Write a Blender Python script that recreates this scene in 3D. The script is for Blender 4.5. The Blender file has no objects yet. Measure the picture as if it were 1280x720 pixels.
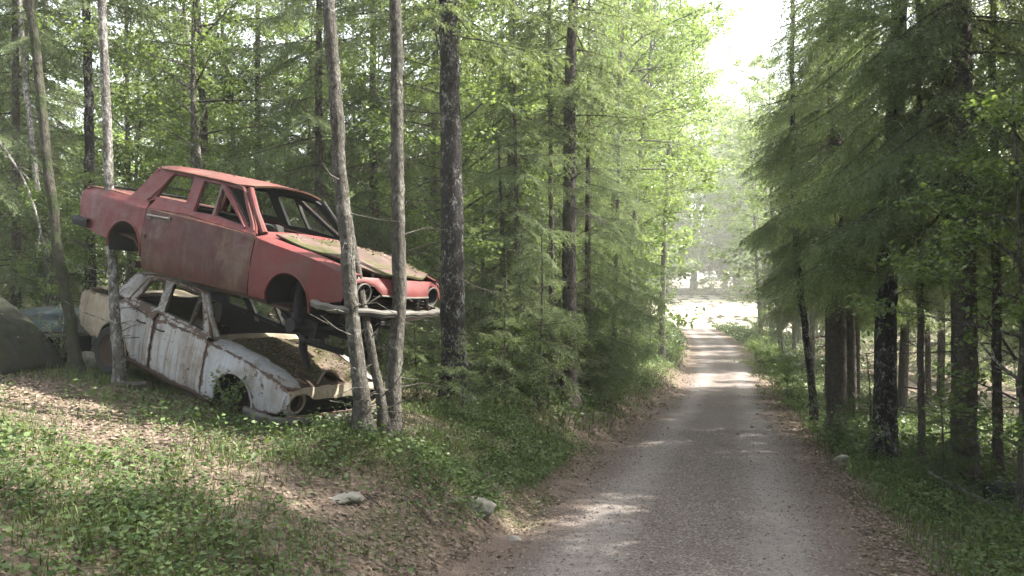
import bpy, bmesh, math, random
import numpy as np
from mathutils import Vector, Matrix
from mathutils.geometry import tessellate_polygon

SC = bpy.context.scene
COL = SC.collection
PI = math.pi
rad = math.radians
RNG = np.random.default_rng(11)
random.seed(11)

# ------------------------------------------------------------------ helpers
def np_mesh(name, V, F, smooth=False):
    V = np.asarray(V, np.float32); F = np.asarray(F, np.int32)
    me = bpy.data.meshes.new(name)
    n, k = F.shape
    me.vertices.add(len(V)); me.vertices.foreach_set('co', V.ravel())
    me.loops.add(n*k); me.loops.foreach_set('vertex_index', F.ravel())
    me.polygons.add(n)
    me.polygons.foreach_set('loop_start', np.arange(0, n*k, k, dtype=np.int32))
    if smooth:
        me.polygons.foreach_set('use_smooth', np.ones(n, dtype=bool))
    me.update(calc_edges=True); me.validate()
    return me

def link(name, data, mat=None, parent=None):
    o = bpy.data.objects.new(name, data); COL.objects.link(o)
    if mat is not None and data is not None:
        data.materials.clear(); data.materials.append(mat)
    if parent: o.parent = parent
    return o

def tag(o, label=None, cat=None, group=None, kind=None):
    if label: o['label'] = label
    if cat: o['category'] = cat
    if group: o['group'] = group
    if kind: o['kind'] = kind
    return o

def empty(name, loc=(0,0,0), rot=(0,0,0)):
    o = bpy.data.objects.new(name, None); COL.objects.link(o)
    o.location = loc; o.rotation_euler = rot; o.empty_display_size = .2
    return o

def bm_obj(name, bm, mat, parent=None, ang=40):
    me = bpy.data.meshes.new(name)
    for f in bm.faces: f.smooth = True
    bm.to_mesh(me); bm.free()
    me.set_sharp_from_angle(angle=rad(ang))
    return link(name, me, mat, parent)

def rounded(poly, r=.03, n=3):
    out = []; m = len(poly)
    for i in range(m):
        p = Vector(poly[i]); a = Vector(poly[i-1]); b = Vector(poly[(i+1) % m])
        da = (a-p); db = (b-p)
        rr = min(r, da.length*.45, db.length*.45)
        A = p+da.normalized()*rr; B = p+db.normalized()*rr
        for k in range(n+1):
            t = k/n
            q = A*(1-t)**2 + p*2*t*(1-t) + B*t*t
            out.append((q.x, q.y))
    return out

def panel_bm(outline, holes, mapf, step=.06, thick=.014, out=(0,-1,0)):
    loops = [[Vector((a, b, 0)) for a, b in l] for l in [outline]+list(holes)]
    flat = [v for l in loops for v in l]
    tris = tessellate_polygon(loops)
    bm = bmesh.new()
    vs = [bm.verts.new(v) for v in flat]
    for t in tris:
        try: bm.faces.new([vs[i] for i in t])
        except ValueError: pass
    xs = [v.x for v in flat]; ys = [v.y for v in flat]
    for ax, lo, hi in ((0, min(xs), max(xs)), (1, min(ys), max(ys))):
        k = max(1, int((hi-lo)/step))
        for i in range(1, k):
            co = Vector((0,0,0)); co[ax] = lo+(hi-lo)*i/k
            no = Vector((0,0,0)); no[ax] = 1
            bmesh.ops.bisect_plane(bm, geom=bm.verts[:]+bm.edges[:]+bm.faces[:], plane_co=co, plane_no=no, dist=1e-5)
    bmesh.ops.remove_doubles(bm, verts=bm.verts[:], dist=1e-5)
    # how close each point lies to the panel's rim, for rust that creeps in from the edges
    ly = bm.verts.layers.float.new('rim')
    segs = []
    for l in loops:
        for i in range(len(l)): segs.append((l[i-1].x, l[i-1].y, l[i].x, l[i].y))
    sg_ = np.array(segs)
    for v in bm.verts:
        dx = sg_[:, 2]-sg_[:, 0]; dy = sg_[:, 3]-sg_[:, 1]
        t = np.clip(((v.co.x-sg_[:, 0])*dx+(v.co.y-sg_[:, 1])*dy)/(dx*dx+dy*dy+1e-12), 0, 1)
        d = np.sqrt((v.co.x-sg_[:, 0]-t*dx)**2+(v.co.y-sg_[:, 1]-t*dy)**2).min()
        v[ly] = max(0., 1-d/.09)
    for v in bm.verts: v.co = Vector(mapf(v.co.x, v.co.y))
    bm.normal_update()
    s = Vector((0,0,0))
    for f in bm.faces: s += f.normal*f.calc_area()
    if s.dot(Vector(out)) < 0:
        bmesh.ops.reverse_faces(bm, faces=bm.faces[:]); bm.normal_update()
    if thick:
        bmesh.ops.solidify(bm, geom=bm.faces[:], thickness=thick)
        bmesh.ops.recalc_face_normals(bm, faces=bm.faces[:])
    return bm

def tube_arrays(pts, radii, seg=10, cap=True, noise=0., rng=RNG):
    pts = np.asarray(pts, float); n = len(pts)
    radii = np.broadcast_to(np.asarray(radii, float), (n,))
    T = np.gradient(pts, axis=0); T /= np.linalg.norm(T, axis=1)[:, None]+1e-9
    ref = np.array([0,0,1.]) if abs(T[0,2]) < .9 else np.array([1.,0,0])
    V = []
    for i in range(n):
        a = np.cross(T[i], ref); a /= np.linalg.norm(a)+1e-9
        b = np.cross(T[i], a)
        ref = np.cross(a, T[i]) if abs(T[i] @ ref) < .98 else ref
        th = np.linspace(0, 2*PI, seg, endpoint=False)
        rr = radii[i]*(1+(rng.normal(0, noise, seg) if noise else 0))
        V.append(pts[i]+np.outer(np.cos(th)*rr, a)+np.outer(np.sin(th)*rr, b))
    V = np.concatenate(V); F = []
    for i in range(n-1):
        for k in range(seg):
            k2 = (k+1) % seg
            F.append((i*seg+k, i*seg+k2, (i+1)*seg+k2, (i+1)*seg+k))
    return V, np.array(F)

class MB:
    """collects quads / tubes / boxes into one mesh"""
    def __init__(s): s.V = []; s.F = []; s.n = 0
    def add(s, V, F):
        V = np.asarray(V, float); F = np.asarray(F)
        if F.shape[1] == 3: F = np.concatenate([F, F[:, 2:3]], 1)
        s.V.append(V); s.F.append(F+s.n); s.n += len(V); return s
    def tube(s, pts, r, seg=8, noise=0.):
        V, F = tube_arrays(pts, r, seg, noise=noise)
        s.add(V, F)
        m = len(V)//seg
        c = np.array([V[:seg].mean(0), V[-seg:].mean(0)])
        F2 = [(k, (k+1) % seg, seg*2, seg*2) for k in range(seg)] + [(seg+k, seg+(k+1) % seg, seg*2+1, seg*2+1) for k in range(seg)]
        s.add(np.concatenate([V[:seg], V[-seg:], c]), np.array(F2))
        return s
    def box(s, c, d, M=None):
        c = np.array(c, float); d = np.array(d, float)/2
        P = np.array([(x, y, z) for x in (-1, 1) for y in (-1, 1) for z in (-1, 1)])*d
        if M is not None: P = P @ np.array(M).T
        s.add(P+c, np.array([(0,1,3,2), (4,6,7,5), (0,4,5,1), (2,3,7,6), (0,2,6,4), (1,5,7,3)])); return s
    def grid(s, fn, us, vs):
        us = list(us); vs = list(vs)
        V = [fn(u, v) for u in us for v in vs]; n = len(vs)
        F = [(i*n+j, (i+1)*n+j, (i+1)*n+j+1, i*n+j+1) for i in range(len(us)-1) for j in range(n-1)]
        s.add(V, np.array(F)); return s
    def build(s, name, mat, parent=None, smooth=True, ang=40, solid=0):
        V = np.concatenate(s.V); F = np.concatenate(s.F)
        bm = bmesh.new()
        vs = [bm.verts.new(v) for v in V]
        for f in F:
            ids = list(dict.fromkeys(f.tolist()))
            try: bm.faces.new([vs[i] for i in ids])
            except ValueError: pass
        bmesh.ops.remove_doubles(bm, verts=bm.verts[:], dist=1e-5)
        bmesh.ops.recalc_face_normals(bm, faces=bm.faces[:])
        if solid:
            bmesh.ops.solidify(bm, geom=bm.faces[:], thickness=solid)
            bmesh.ops.recalc_face_normals(bm, faces=bm.faces[:])
        return bm_obj(name, bm, mat, parent, ang)

# ------------------------------------------------------------------ materials
class NT:
    def __init__(s, name):
        s.m = bpy.data.materials.new(name); s.m.use_nodes = True
        s.t = s.m.node_tree; s.t.nodes.clear()
        s.out = s.n('ShaderNodeOutputMaterial')
    def n(s, typ, **kw):
        nd = s.t.nodes.new(typ)
        for k, v in kw.items(): setattr(nd, k, v)
        return nd
    def l(s, a, b): s.t.links.new(a, b)
    def val(s, sock, v):
        if hasattr(v, 'is_linked') or isinstance(v, bpy.types.NodeSocket): s.l(v, sock)
        else: sock.default_value = v
    def coord(s, kind='Object', scale=(1,1,1)):
        tc = s.n('ShaderNodeTexCoord'); mp = s.n('ShaderNodeMapping')
        s.l(tc.outputs[kind], mp.inputs['Vector']); mp.inputs['Scale'].default_value = scale
        return mp.outputs[0]
    def noise(s, vec, scale, detail=4, rough=.55, dist=0.):
        nd = s.n('ShaderNodeTexNoise'); s.l(vec, nd.inputs['Vector'])
        nd.inputs['Scale'].default_value = scale; nd.inputs['Detail'].default_value = detail
        nd.inputs['Roughness'].default_value = rough; nd.inputs['Distortion'].default_value = dist
        return nd.outputs[0]
    def voro(s, vec, scale, out='Distance', feature='F1'):
        nd = s.n('ShaderNodeTexVoronoi', feature=feature); s.l(vec, nd.inputs['Vector'])
        nd.inputs['Scale'].default_value = scale
        return nd.outputs[out]
    def ramp(s, fac, stops, interp='LINEAR'):
        nd = s.n('ShaderNodeValToRGB'); s.l(fac, nd.inputs[0])
        cr = nd.color_ramp; cr.interpolation = interp
        while len(cr.elements) > 1: cr.elements.remove(cr.elements[-1])
        for i, (p, c) in enumerate(stops):
            e = cr.elements[0] if i == 0 else cr.elements.new(p)
            e.position = p
            if not hasattr(c, '__len__'): c = (c, c, c)
            e.color = (*c, 1)
        return nd.outputs[0]
    def mix(s, f, a, b, blend='MIX'):
        nd = s.n('ShaderNodeMix', data_type='RGBA', blend_type=blend)
        s.val(nd.inputs[0], f)
        for sock, v in ((nd.inputs[6], a), (nd.inputs[7], b)):
            if hasattr(v, '__len__') and not isinstance(v, bpy.types.NodeSocket): sock.default_value = (*v, 1)
            else: s.val(sock, v)
        return nd.outputs[2]
    def math(s, op, a, b=0.):
        nd = s.n('ShaderNodeMath', operation=op); s.val(nd.inputs[0], a); s.val(nd.inputs[1], b)
        return nd.outputs[0]
    def sep(s, vec):
        nd = s.n('ShaderNodeSeparateXYZ'); s.l(vec, nd.inputs[0]); return nd.outputs
    def bump(s, h, strength=.5, dist=.02):
        nd = s.n('ShaderNodeBump'); s.l(h, nd.inputs['Height'])
        nd.inputs['Strength'].default_value = strength; nd.inputs['Distance'].default_value = dist
        return nd.outputs[0]
    def pbr(s, col, rough=.8, metal=0., normal=None, spec=.3):
        b = s.n('ShaderNodeBsdfPrincipled')
        if hasattr(col, '__len__') and not isinstance(col, bpy.types.NodeSocket): b.inputs['Base Color'].default_value = (*col, 1)
        else: s.l(col, b.inputs['Base Color'])
        s.val(b.inputs['Roughness'], rough); s.val(b.inputs['Metallic'], metal)
        b.inputs['Specular IOR Level'].default_value = spec
        if normal is not None: s.l(normal, b.inputs['Normal'])
        s.l(b.outputs[0], s.out.inputs[0])
        return s.m

def mat_leaf(name, c1, c2, trans=.45, rough=.55, objvar=.25, tcol=None):
    t = NT(name)
    geo = t.n('ShaderNodeNewGeometry'); oi = t.n('ShaderNodeObjectInfo')
    c = t.mix(geo.outputs['Random Per Island'], c1, c2)
    k = t.math('MULTIPLY_ADD', oi.outputs['Random'], 2*objvar)
    k.node.inputs[2].default_value = 1-objvar
    hs = t.n('ShaderNodeHueSaturation'); t.l(c, hs.inputs['Color']); t.l(k, hs.inputs['Value'])
    d = t.n('ShaderNodeBsdfPrincipled'); t.l(hs.outputs[0], d.inputs['Base Color'])
    d.inputs['Roughness'].default_value = rough; d.inputs['Specular IOR Level'].default_value = .25
    tr = t.n('ShaderNodeBsdfTranslucent')
    tc = t.mix(1., hs.outputs[0], tcol or (1.0, 1.0, .5), 'MULTIPLY')
    t.l(tc, tr.inputs[0])
    g = t.n('ShaderNodeMixShader'); g.inputs[0].default_value = trans
    t.l(d.outputs[0], g.inputs[1]); t.l(tr.outputs[0], g.inputs[2]); t.l(g.outputs[0], t.out.inputs[0])
    return t.m

def mat_bark(name, dark, light, patch=None, patch_amt=.5, moss=None, scale=1.):
    t = NT(name)
    v = t.coord('Object', (scale, scale, scale*.6))
    n1 = t.noise(v, 22, 6, .65); n2 = t.noise(v, 5, 4)
    c = t.mix(t.ramp(n1, [(.3, 0), (.7, 1)]), dark, light)
    if patch:
        v2 = t.coord('Object', (1, 1, .6))
        pm = t.ramp(t.math('ADD', t.math('MULTIPLY', t.noise(v2, 30, 6, .7, .3), .6), t.math('MULTIPLY', t.noise(v2, 6, 4, .6), .4)), [(.54-.06*patch_amt, 0), (.66-.06*patch_amt, 1)])
        c = t.mix(pm, c, patch)
    if moss:
        mm = t.ramp(t.noise(t.coord('Object'), 3.5, 5, .6), [(.45, 0), (.6, 1)])
        c = t.mix(mm, c, moss)
    w = t.noise(t.coord('Object', (18, 18, 7)), 3, 6, .7)
    nb = t.bump(t.math('ADD', n1, w), 1., .045)
    return t.pbr(c, .9, 0, nb, .15)

def mat_paint(name, base, base2, rust=(.062,.033,.020), dirt=(.10,.08,.055), rust_amt=.35, dirt_amt=.4, rough=.5, moss=None, moss_amt=0, streak=.3, chips=True, rim=.3):
    t = NT(name)
    v = t.coord('Object')
    c = t.mix(t.ramp(t.noise(v, 3.0, 5, .6, .4), [(.35, 0), (.68, 1)]), base, base2)
    # fine fade mottling
    c = t.mix(t.ramp(t.noise(v, 26, 5, .7), [(.45, 0), (.8, .35)]), c, tuple(min(1, x*1.3+.006) for x in base))
    # rain streaks run down the metal: stretched noise
    vs = t.coord('Object', (14, 14, .7))
    c = t.mix(t.ramp(t.noise(vs, 1.2, 6, .7, .3), [(.47, 0), (.66, streak)]), c, dirt)
    # dirt blotches
    dm = t.ramp(t.noise(v, 2.2, 7, .68, .8), [(.62-.35*dirt_amt, 0), (.78-.2*dirt_amt, .75)])
    c = t.mix(dm, c, dirt)
    # rust patches with sharp edges
    rn = t.noise(v, 5.5, 8, .72, .6)
    rm = t.ramp(rn, [(.70-.25*rust_amt, 0), (.735-.25*rust_amt, 1)])
    rc = t.mix(t.noise(v, 40, 4), tuple(x*.6 for x in rust), (rust[0]*1.25, rust[1]*1.15, rust[2]*1.1))
    c = t.mix(rm, c, rc)
    at = t.n('ShaderNodeAttribute'); at.attribute_name = 'rim'
    em = t.math('ADD', t.math('MULTIPLY', at.outputs['Fac'], .55), t.noise(v, 9, 7, .7, .4))
    c = t.mix(t.ramp(em, [(1.12-.5*rim, 0), (1.18-.5*rim, .9)]), c, rc)
    if chips:
        ch = t.ramp(t.noise(v, 34, 3, .6), [(.70, 0), (.72, 1)])
        c = t.mix(ch, c, rust)
    if moss:
        mm = t.ramp(t.noise(v, 4.5, 8, .7, .5), [(.62-.3*moss_amt, 0), (.68-.3*moss_amt, 1)])
        mc = t.mix(t.noise(v, 60, 4), moss, tuple(x*.35 for x in moss))
        c = t.mix(mm, c, mc)
    r = t.ramp(t.noise(v, 8, 5), [(.3, rough-.12), (.7, rough+.2)])
    b = t.bump(t.math('ADD', t.noise(v, 50, 4), t.math('MULTIPLY', rm, 1.)), .25, .004)
    return t.pbr(c, r, 0, b, .22)

def mat_plain(name, c, rough=.8, metal=0., var=.35, bump=.2, scale=12):
    t = NT(name); v = t.coord('Object')
    n = t.noise(v, scale, 6, .65)
    col = t.mix(n, tuple(x*(1-var) for x in c), tuple(min(1, x*(1+var)) for x in c))
    return t.pbr(col, rough, metal, t.bump(n, bump, .01))

M = {}
def build_materials():
    M['needle'] = mat_leaf('spruce_needles', (.09,.128,.057), (.18,.22,.105), .5, .5, .3, (1.,1.,.6))
    M['needle_dry'] = mat_leaf('dry_twigs', (.075,.06,.04), (.13,.105,.07), .15, .8, .2)
    M['needle_olive'] = mat_leaf('olive_spruce_needles', (.10,.148,.07), (.18,.225,.115), .48, .55, .22, (1.,1.,.65))
    M['needle_light'] = mat_leaf('young_spruce_needles', (.085,.125,.05), (.15,.19,.08), .4, .5, .2)
    M['leaf'] = mat_leaf('broad_leaves', (.095,.148,.048), (.175,.235,.09), .52, .5, .22, (1.,1.,.55))
    M['leaf_dark'] = mat_leaf('dark_leaves', (.085,.135,.045), (.15,.20,.075), .46, .5, .2)
    M['herb'] = mat_leaf('herb_leaves', (.04,.07,.024), (.10,.14,.05), .4, .5, .1)
    M['grass'] = mat_leaf('grass_blades', (.04,.068,.02), (.11,.135,.05), .35, .6, .1)
    M['litter'] = mat_leaf('dead_leaves', (.075,.055,.042), (.20,.155,.122), .12, .85, .1)
    M['bark_dark'] = mat_bark('spruce_bark', (.032,.027,.024), (.11,.095,.085))
    M['bark_grey'] = mat_bark('grey_bark', (.03,.027,.023), (.105,.097,.083), (.20,.195,.175), .55)
    M['bark_birch'] = mat_bark('birch_bark', (.04,.036,.032), (.15,.142,.13), (.36,.35,.33), .9)
    M['bark_black'] = mat_bark('black_bark', (.008,.0075,.0075), (.028,.026,.025), (.26,.25,.24), .35)
    M['bark_moss'] = mat_bark('mossy_bark', (.03,.027,.021), (.085,.08,.065), None, 0, (.035,.048,.02))
    M['red'] = mat_paint('faded_red_paint', (.098,.0185,.0195), (.073,.017,.016), rust_amt=.12, dirt_amt=.22, rough=.55, streak=.4, rim=.22, dirt=(.065,.045,.035))
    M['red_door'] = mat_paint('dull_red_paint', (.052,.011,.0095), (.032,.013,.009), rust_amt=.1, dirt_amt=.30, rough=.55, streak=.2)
    M['red_top'] = mat_paint('dusty_red_paint', (.095,.028,.026), (.082,.036,.031), rust_amt=.15, dirt_amt=.25, rough=.6, streak=.05)
    M['red_hood'] = mat_paint('mossy_red_paint', (.068,.038,.036), (.05,.036,.031), rust_amt=.2, dirt_amt=.4, rough=.75, moss=(.058,.058,.018), moss_amt=.42, streak=0)
    M['white'] = mat_paint('chalky_white_paint', (.29,.295,.295), (.22,.22,.21), dirt=(.115,.08,.052), rust_amt=.36, dirt_amt=.36, rough=.65, streak=.85, rim=.40)
    M['white_fender'] = mat_paint('chalky_grey_paint', (.28,.29,.31), (.22,.22,.215), dirt=(.12,.09,.06), rust_amt=.42, dirt_amt=.34, rough=.6, streak=.45, rim=.40)
    M['beige'] = mat_paint('stained_cream_paint', (.28,.25,.195), (.20,.165,.115), dirt=(.16,.12,.075), rust_amt=.2, dirt_amt=.35, rough=.65, streak=.8)
    M['white_hood'] = mat_paint('rusted_hood_metal', (.10,.08,.064), (.055,.038,.028), rust=(.035,.02,.013), rust_amt=.6, dirt_amt=.6, rough=.9, moss=(.06,.058,.024), moss_amt=.55, dirt=(.06,.045,.03), streak=0)
    M['rust'] = mat_plain('bare_rust', (.035,.021,.015), .9, 0, .5, .4, 18)
    M['rust_pale'] = mat_plain('pale_rust', (.19,.135,.105), .85, 0, .5, .4, 14)
    M['chrome'] = mat_paint('pitted_chrome', (.085,.081,.073), (.055,.052,.046), rust=(.06,.032,.02), dirt=(.07,.055,.04), rust_amt=.3, dirt_amt=.3, rough=.5, streak=0)
    M['dark'] = mat_plain('dark_metal_and_shade', (.012,.012,.013), .85, 0, .5, .3)  # dark metal; also stands in for shade on far frames and linings
    M['rubber'] = mat_plain('old_rubber', (.018,.018,.018), .85, 0, .4, .4, 20)
    M['seat'] = mat_plain('rotten_vinyl', (.012,.011,.010), .8, 0, .5, .4)
    M['teal'] = mat_paint('dark_teal_paint', (.004,.012,.014), (.006,.009,.010), rust_amt=.1, dirt_amt=.2, rough=.75, streak=.1, dirt=(.02,.02,.015))
    M['darkgrey'] = mat_paint('dull_dark_green_paint', (.006,.0075,.0065), (.024,.024,.02), rust_amt=.1, dirt_amt=.3, rough=.85, streak=.1, dirt=(.022,.02,.015), moss=(.022,.027,.010), moss_amt=.42)
    t = NT('stone_face'); v = t.coord('Object'); n = t.noise(v, 9, 8, .7)
    c = t.mix(n, (.07,.064,.056), (.25,.235,.21))
    c = t.mix(t.ramp(t.noise(v, 3, 5), [(.55, 0), (.66, .8)]), c, (.035,.045,.02))
    M['stone'] = t.pbr(c, .9, 0, t.bump(n, .8, .03))
    # forest floor
    t = NT('forest_floor'); v = t.coord('Object')
    n = t.noise(v, 14, 8, .7); n2 = t.noise(v, .9, 6, .6, .5); vc = t.voro(v, 26, 'Color')
    c = t.mix(t.ramp(n, [(.3, 0), (.7, 1)]), (.035,.028,.021), (.135,.105,.082))
    sp = t.sep(vc)
    c = t.mix(t.math('MULTIPLY', t.ramp(sp[0], [(.5, 0), (.9, 1)]), .6), c, (.20,.155,.122))
    c = t.mix(t.ramp(n2, [(.50, 0), (.64, .7)]), c, t.mix(n, (.02,.028,.01), (.06,.07,.025)))
    M['floor'] = t.pbr(c, .95, 0, t.bump(t.math('ADD', n, t.voro(v, 30)), .8, .04), .1)
    # gravel road: UV.x = metres across from the centre line, UV.y = metres along
    t = NT('packed_gravel')
    uv = t.n('ShaderNodeUVMap'); uv.uv_map = 'UVMap'
    s = t.sep(uv.outputs[0]); v = t.coord('Object')
    big = t.noise(v, .7, 5, .6); fine = t.noise(v, 60, 4, .7); mid = t.noise(v, 6, 6, .65)
    c = t.mix(mid, (.098,.080,.073), (.155,.130,.118))
    vcol = t.sep(t.voro(v, 56, 'Color')); vd = t.voro(v, 56)
    c = t.mix(t.math('MULTIPLY', t.ramp(vcol[0], [(.6, 0), (.78, 1)]), .8), c, (.215,.195,.183))
    c = t.mix(t.math('MULTIPLY', t.ramp(vcol[1], [(.58, 0), (.76, 1)]), .75), c, (.055,.044,.039))
    c = t.mix(t.math('MULTIPLY', t.ramp(fine, [(.4, 0), (.7, 1)]), .5), c, (.10,.082,.072))
    # paler dust where the wheels run, brown litter along the edges and down the crown
    a = t.math('ABSOLUTE', t.math('ADD', s[0], t.math('MULTIPLY', t.math('SUBTRACT', big, .5), .7)))
    tr = t.ramp(t.math('ABSOLUTE', t.math('SUBTRACT', a, .78)), [(.10, 1), (.42, 0)])
    c = t.mix(t.math('MULTIPLY', t.math('MULTIPLY', tr, mid), .85), c, (.24,.218,.205))
    ed = t.ramp(t.math('MULTIPLY', a, .5), [(.50, 0), (.74, 1)])
    c = t.mix(t.math('MULTIPLY', ed, .85), c, t.mix(fine, (.05,.036,.029), (.15,.112,.09)))
    M['gravel'] = t.pbr(c, .95, 0, t.bump(t.math('ADD', t.math('MULTIPLY', vd, -1.), t.math('MULTIPLY', fine, .5)), .8, .02), .15)
    t = NT('loose_stone'); g = t.n('ShaderNodeNewGeometry')
    c = t.ramp(g.outputs['Random Per Island'], [(0, (.07,.055,.05)), (.5, (.15,.125,.112)), (1, (.27,.24,.22))])
    M['pebble'] = t.pbr(c, .9, 0, None, .2)
    t = NT('dry_meadow'); v = t.coord('Object'); n = t.noise(v, 1.2, 8, .7)
    M['meadow'] = t.pbr(t.mix(n, (.34,.32,.22), (.60,.56,.46)), .95, 0, t.bump(n, .6, .1), .1)
build_materials()

# ------------------------------------------------------------------ terrain
EYE = 1.75
COSR = math.cos(math.atan(.299))
def sstep(a, b, x):
    t = np.clip((np.asarray(x, float)-a)/(b-a), 0, 1); return t*t*(3-2*t)
def road_x(y):
    y = np.asarray(y, float)
    bend = np.where(y > 28, .0018*(np.clip(y, 28, 90)-28)**2, 0) + np.where(y > 90, .223*(y-90), 0)
    return 1.26+.299*(y-5.56)-bend
def road_z(y):
    y = np.asarray(y, float)
    a = -.075*np.minimum(y, 22)
    u = np.clip(y-22, 0, 12); a = a-.075*(u-u*u/24)
    a = np.where(y < 0, -.03*y, a)
    return a + .062*np.clip(y-78, 0, 60) + .02*np.clip(y-138, 0, 300)
def _hash_noise(x, y):
    return (np.sin(x*1.7+y*.6)+np.sin(x*.53-y*1.31+1.3)+np.sin(x*2.9+y*2.3+.7)*.5+np.sin(-x*4.1+y*3.7)*.3)/2.8
def ground_z(x, y):
    x = np.asarray(x, float); y = np.asarray(y, float)
    s = (x-road_x(y))*COSR
    far = sstep(60, 85, y)
    d = np.clip(-s-1.6, 0, None)
    rise = .78*(1-np.exp(-(d/1.1)**1.15)) + .105*np.clip(d, 0, 10) + .05*np.clip(d-10, 0, 60)
    dr = np.clip(s-1.6, 0, None)
    fall = -.16*sstep(0, 1.2, dr) - .035*np.clip(dr, 0, 25)
    side = np.clip(np.abs(s)-1.5, 0, 1)
    bump = .06*_hash_noise(x*1.1, y*1.1)*side + .03*_hash_noise(x*4.3, y*4.3)*side + .012*_hash_noise(x*11, y*11)*side
    cross = -.03*(np.clip(np.abs(s), 0, 1.6)/1.6)**2
    bump = bump+.25*np.exp(-(((x+1.25)/.85)**2+((y-6.95)/.6)**2)**1.3)
    bump = bump-.17*np.exp(-(((x+1.9)/1.4)**2+((y-7.85)/.9)**2)**1.5)
    return road_z(y) + (rise+fall)*(1-far*.85) + bump + cross

def build_ground():
    ys = np.concatenate([np.arange(-40, 0, 2.), np.arange(0, 14, .12), np.arange(14, 40, .5), np.arange(40, 110, 2.), np.arange(110, 420, 12.)])
    sl = np.concatenate([np.arange(-260, -30, 20), np.arange(-30, -9, 1.), np.arange(-9, 6, .14), np.arange(6, 30, 1.), np.arange(30, 280, 20)])
    Y, S = np.meshgrid(ys, sl, indexing='ij')
    X = road_x(Y)+S/COSR
    Z = ground_z(X, Y)
    V = np.stack([X, Y, Z], -1).reshape(-1, 3)
    a, b = Y.shape
    i, j = np.meshgrid(np.arange(a-1), np.arange(b-1), indexing='ij')
    q = (i*b+j).ravel()
    F = np.stack([q, q+1, q+b+1, q+b], 1)
    o = link('ground', np_mesh('ground', V, F, True), M['floor']); tag(o, kind='structure')
    # road sheet with a ragged edge
    ys = np.concatenate([np.arange(-12, 14, .12), np.arange(14, 40, .4), np.arange(40, 92, 1.)])
    n = 15; V = []; UV = []
    for y in ys:
        el = -1.62+.12*math.sin(y*1.9)+.06*math.sin(y*5.3+1)+random.uniform(-.04, .04)
        er = 1.62+.12*math.sin(y*1.6+2)+.06*math.sin(y*4.7)+random.uniform(-.04, .04)
        for k in range(n):
            s = el+(er-el)*k/(n-1)
            x = float(road_x(y))+s/COSR
            z = float(ground_z(x, y))+(.006 if 0 < k < n-1 else -.004)
            V.append((x, y, z)); UV.append((s, y))
    m = len(ys)
    F = np.array([(i*n+k, i*n+k+1, (i+1)*n+k+1, (i+1)*n+k) for i in range(m-1) for k in range(n-1)])
    me = np_mesh('gravel_road', V, F, True)
    uvl = me.uv_layers.new(name='UVMap')
    idx = np.empty(len(me.loops), np.int32); me.loops.foreach_get('vertex_index', idx)
    uvl.data.foreach_set('uv', np.array(UV, np.float32)[idx].ravel())
    tag(link('road', me, M['gravel']), kind='structure')
    # pale open clearing where the track meets the fields
    us = np.linspace(-16, 16, 33); vs = np.linspace(70, 122, 40)
    V = []
    for y in vs:
        for s in us:
            w = s*(1+.12*math.sin(y*.21+s*.3))
            x = float(road_x(y))+w; V.append((x, y, float(ground_z(x, y))+.01))
    F = np.array([(i*33+k, i*33+k+1, (i+1)*33+k+1, (i+1)*33+k) for i in range(39) for k in range(32)])
    tag(link('field', np_mesh('field', V, F, True), M['meadow']), kind='structure')
build_ground()

# ------------------------------------------------------------------ the wrecked cars
# local axes: x forward from the front axle, y to the car's left, z up from wheel contact
def interp(tab):
    xs = [a for a, _ in tab]; zs = [b for _, b in tab]
    return lambda x: float(np.interp(x, xs, zs))

def half_width(x, z, w=.80):
    ww = w - .055*float(sstep(.15, .85, x)) - .05*float(sstep(-2.9, -3.6, x))
    y = ww
    if z < .48: y -= .06*((.48-z)/.26)**2
    y -= .012*((z-.68)/.22)**2 if .48 <= z <= .9 else .012
    y += .011*math.exp(-((z-.893)/.022)**2)
    if z > .9:
        t = min(1, (z-.9)/.10); y -= .078*t**1.15
        if z > 1.0: y -= .475*(z-1.0)
    return y

def side_map(sg, w=.80, dent=0., seed=0):
    def f(x, z):
        y = half_width(x, z, w)
        if dent: y -= dent*(.5+.5*math.sin(x*4.1+seed)*math.sin(z*7.3+seed*2)) + dent*.4*math.sin(x*13+z*9+seed)
        return (x, sg*y, z)
    return f

def arc(cx, cz, r, a0, a1, n=16):
    return [(cx+r*math.cos(rad(a0+(a1-a0)*i/n)), cz+r*math.sin(rad(a0+(a1-a0)*i/n))) for i in range(n+1)]

def wheel_well(car, cx, cz, r, sg, w, mat, lip_mat):
    m = MB()
    a = [(cx+r*math.cos(t), cz+r*math.sin(t)) for t in np.linspace(-.25, PI+.25, 20)]
    m.grid(lambda i, v: (a[int(i)][0], sg*(half_width(*a[int(i)], w)-.012-v), a[int(i)][1]), range(20), (0, .06, .15, .32))
    # closing inner wall
    m.grid(lambda i, v: (cx+(a[int(i)][0]-cx)*v, sg*(w-.35), cz+(a[int(i)][1]-cz)*v), range(20), (1, .5, .02))
    o = m.build('wheel_well', mat, car)
    lp = [(x, sg*(half_width(x, z, w)+.002), z) for x, z in [(cx+(r+.004)*math.cos(t), cz+(r+.004)*math.sin(t)) for t in np.linspace(-.12, PI+.12, 24)]]
    MB().tube(lp, .012, 6).build('arch_lip', lip_mat, o)

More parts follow.
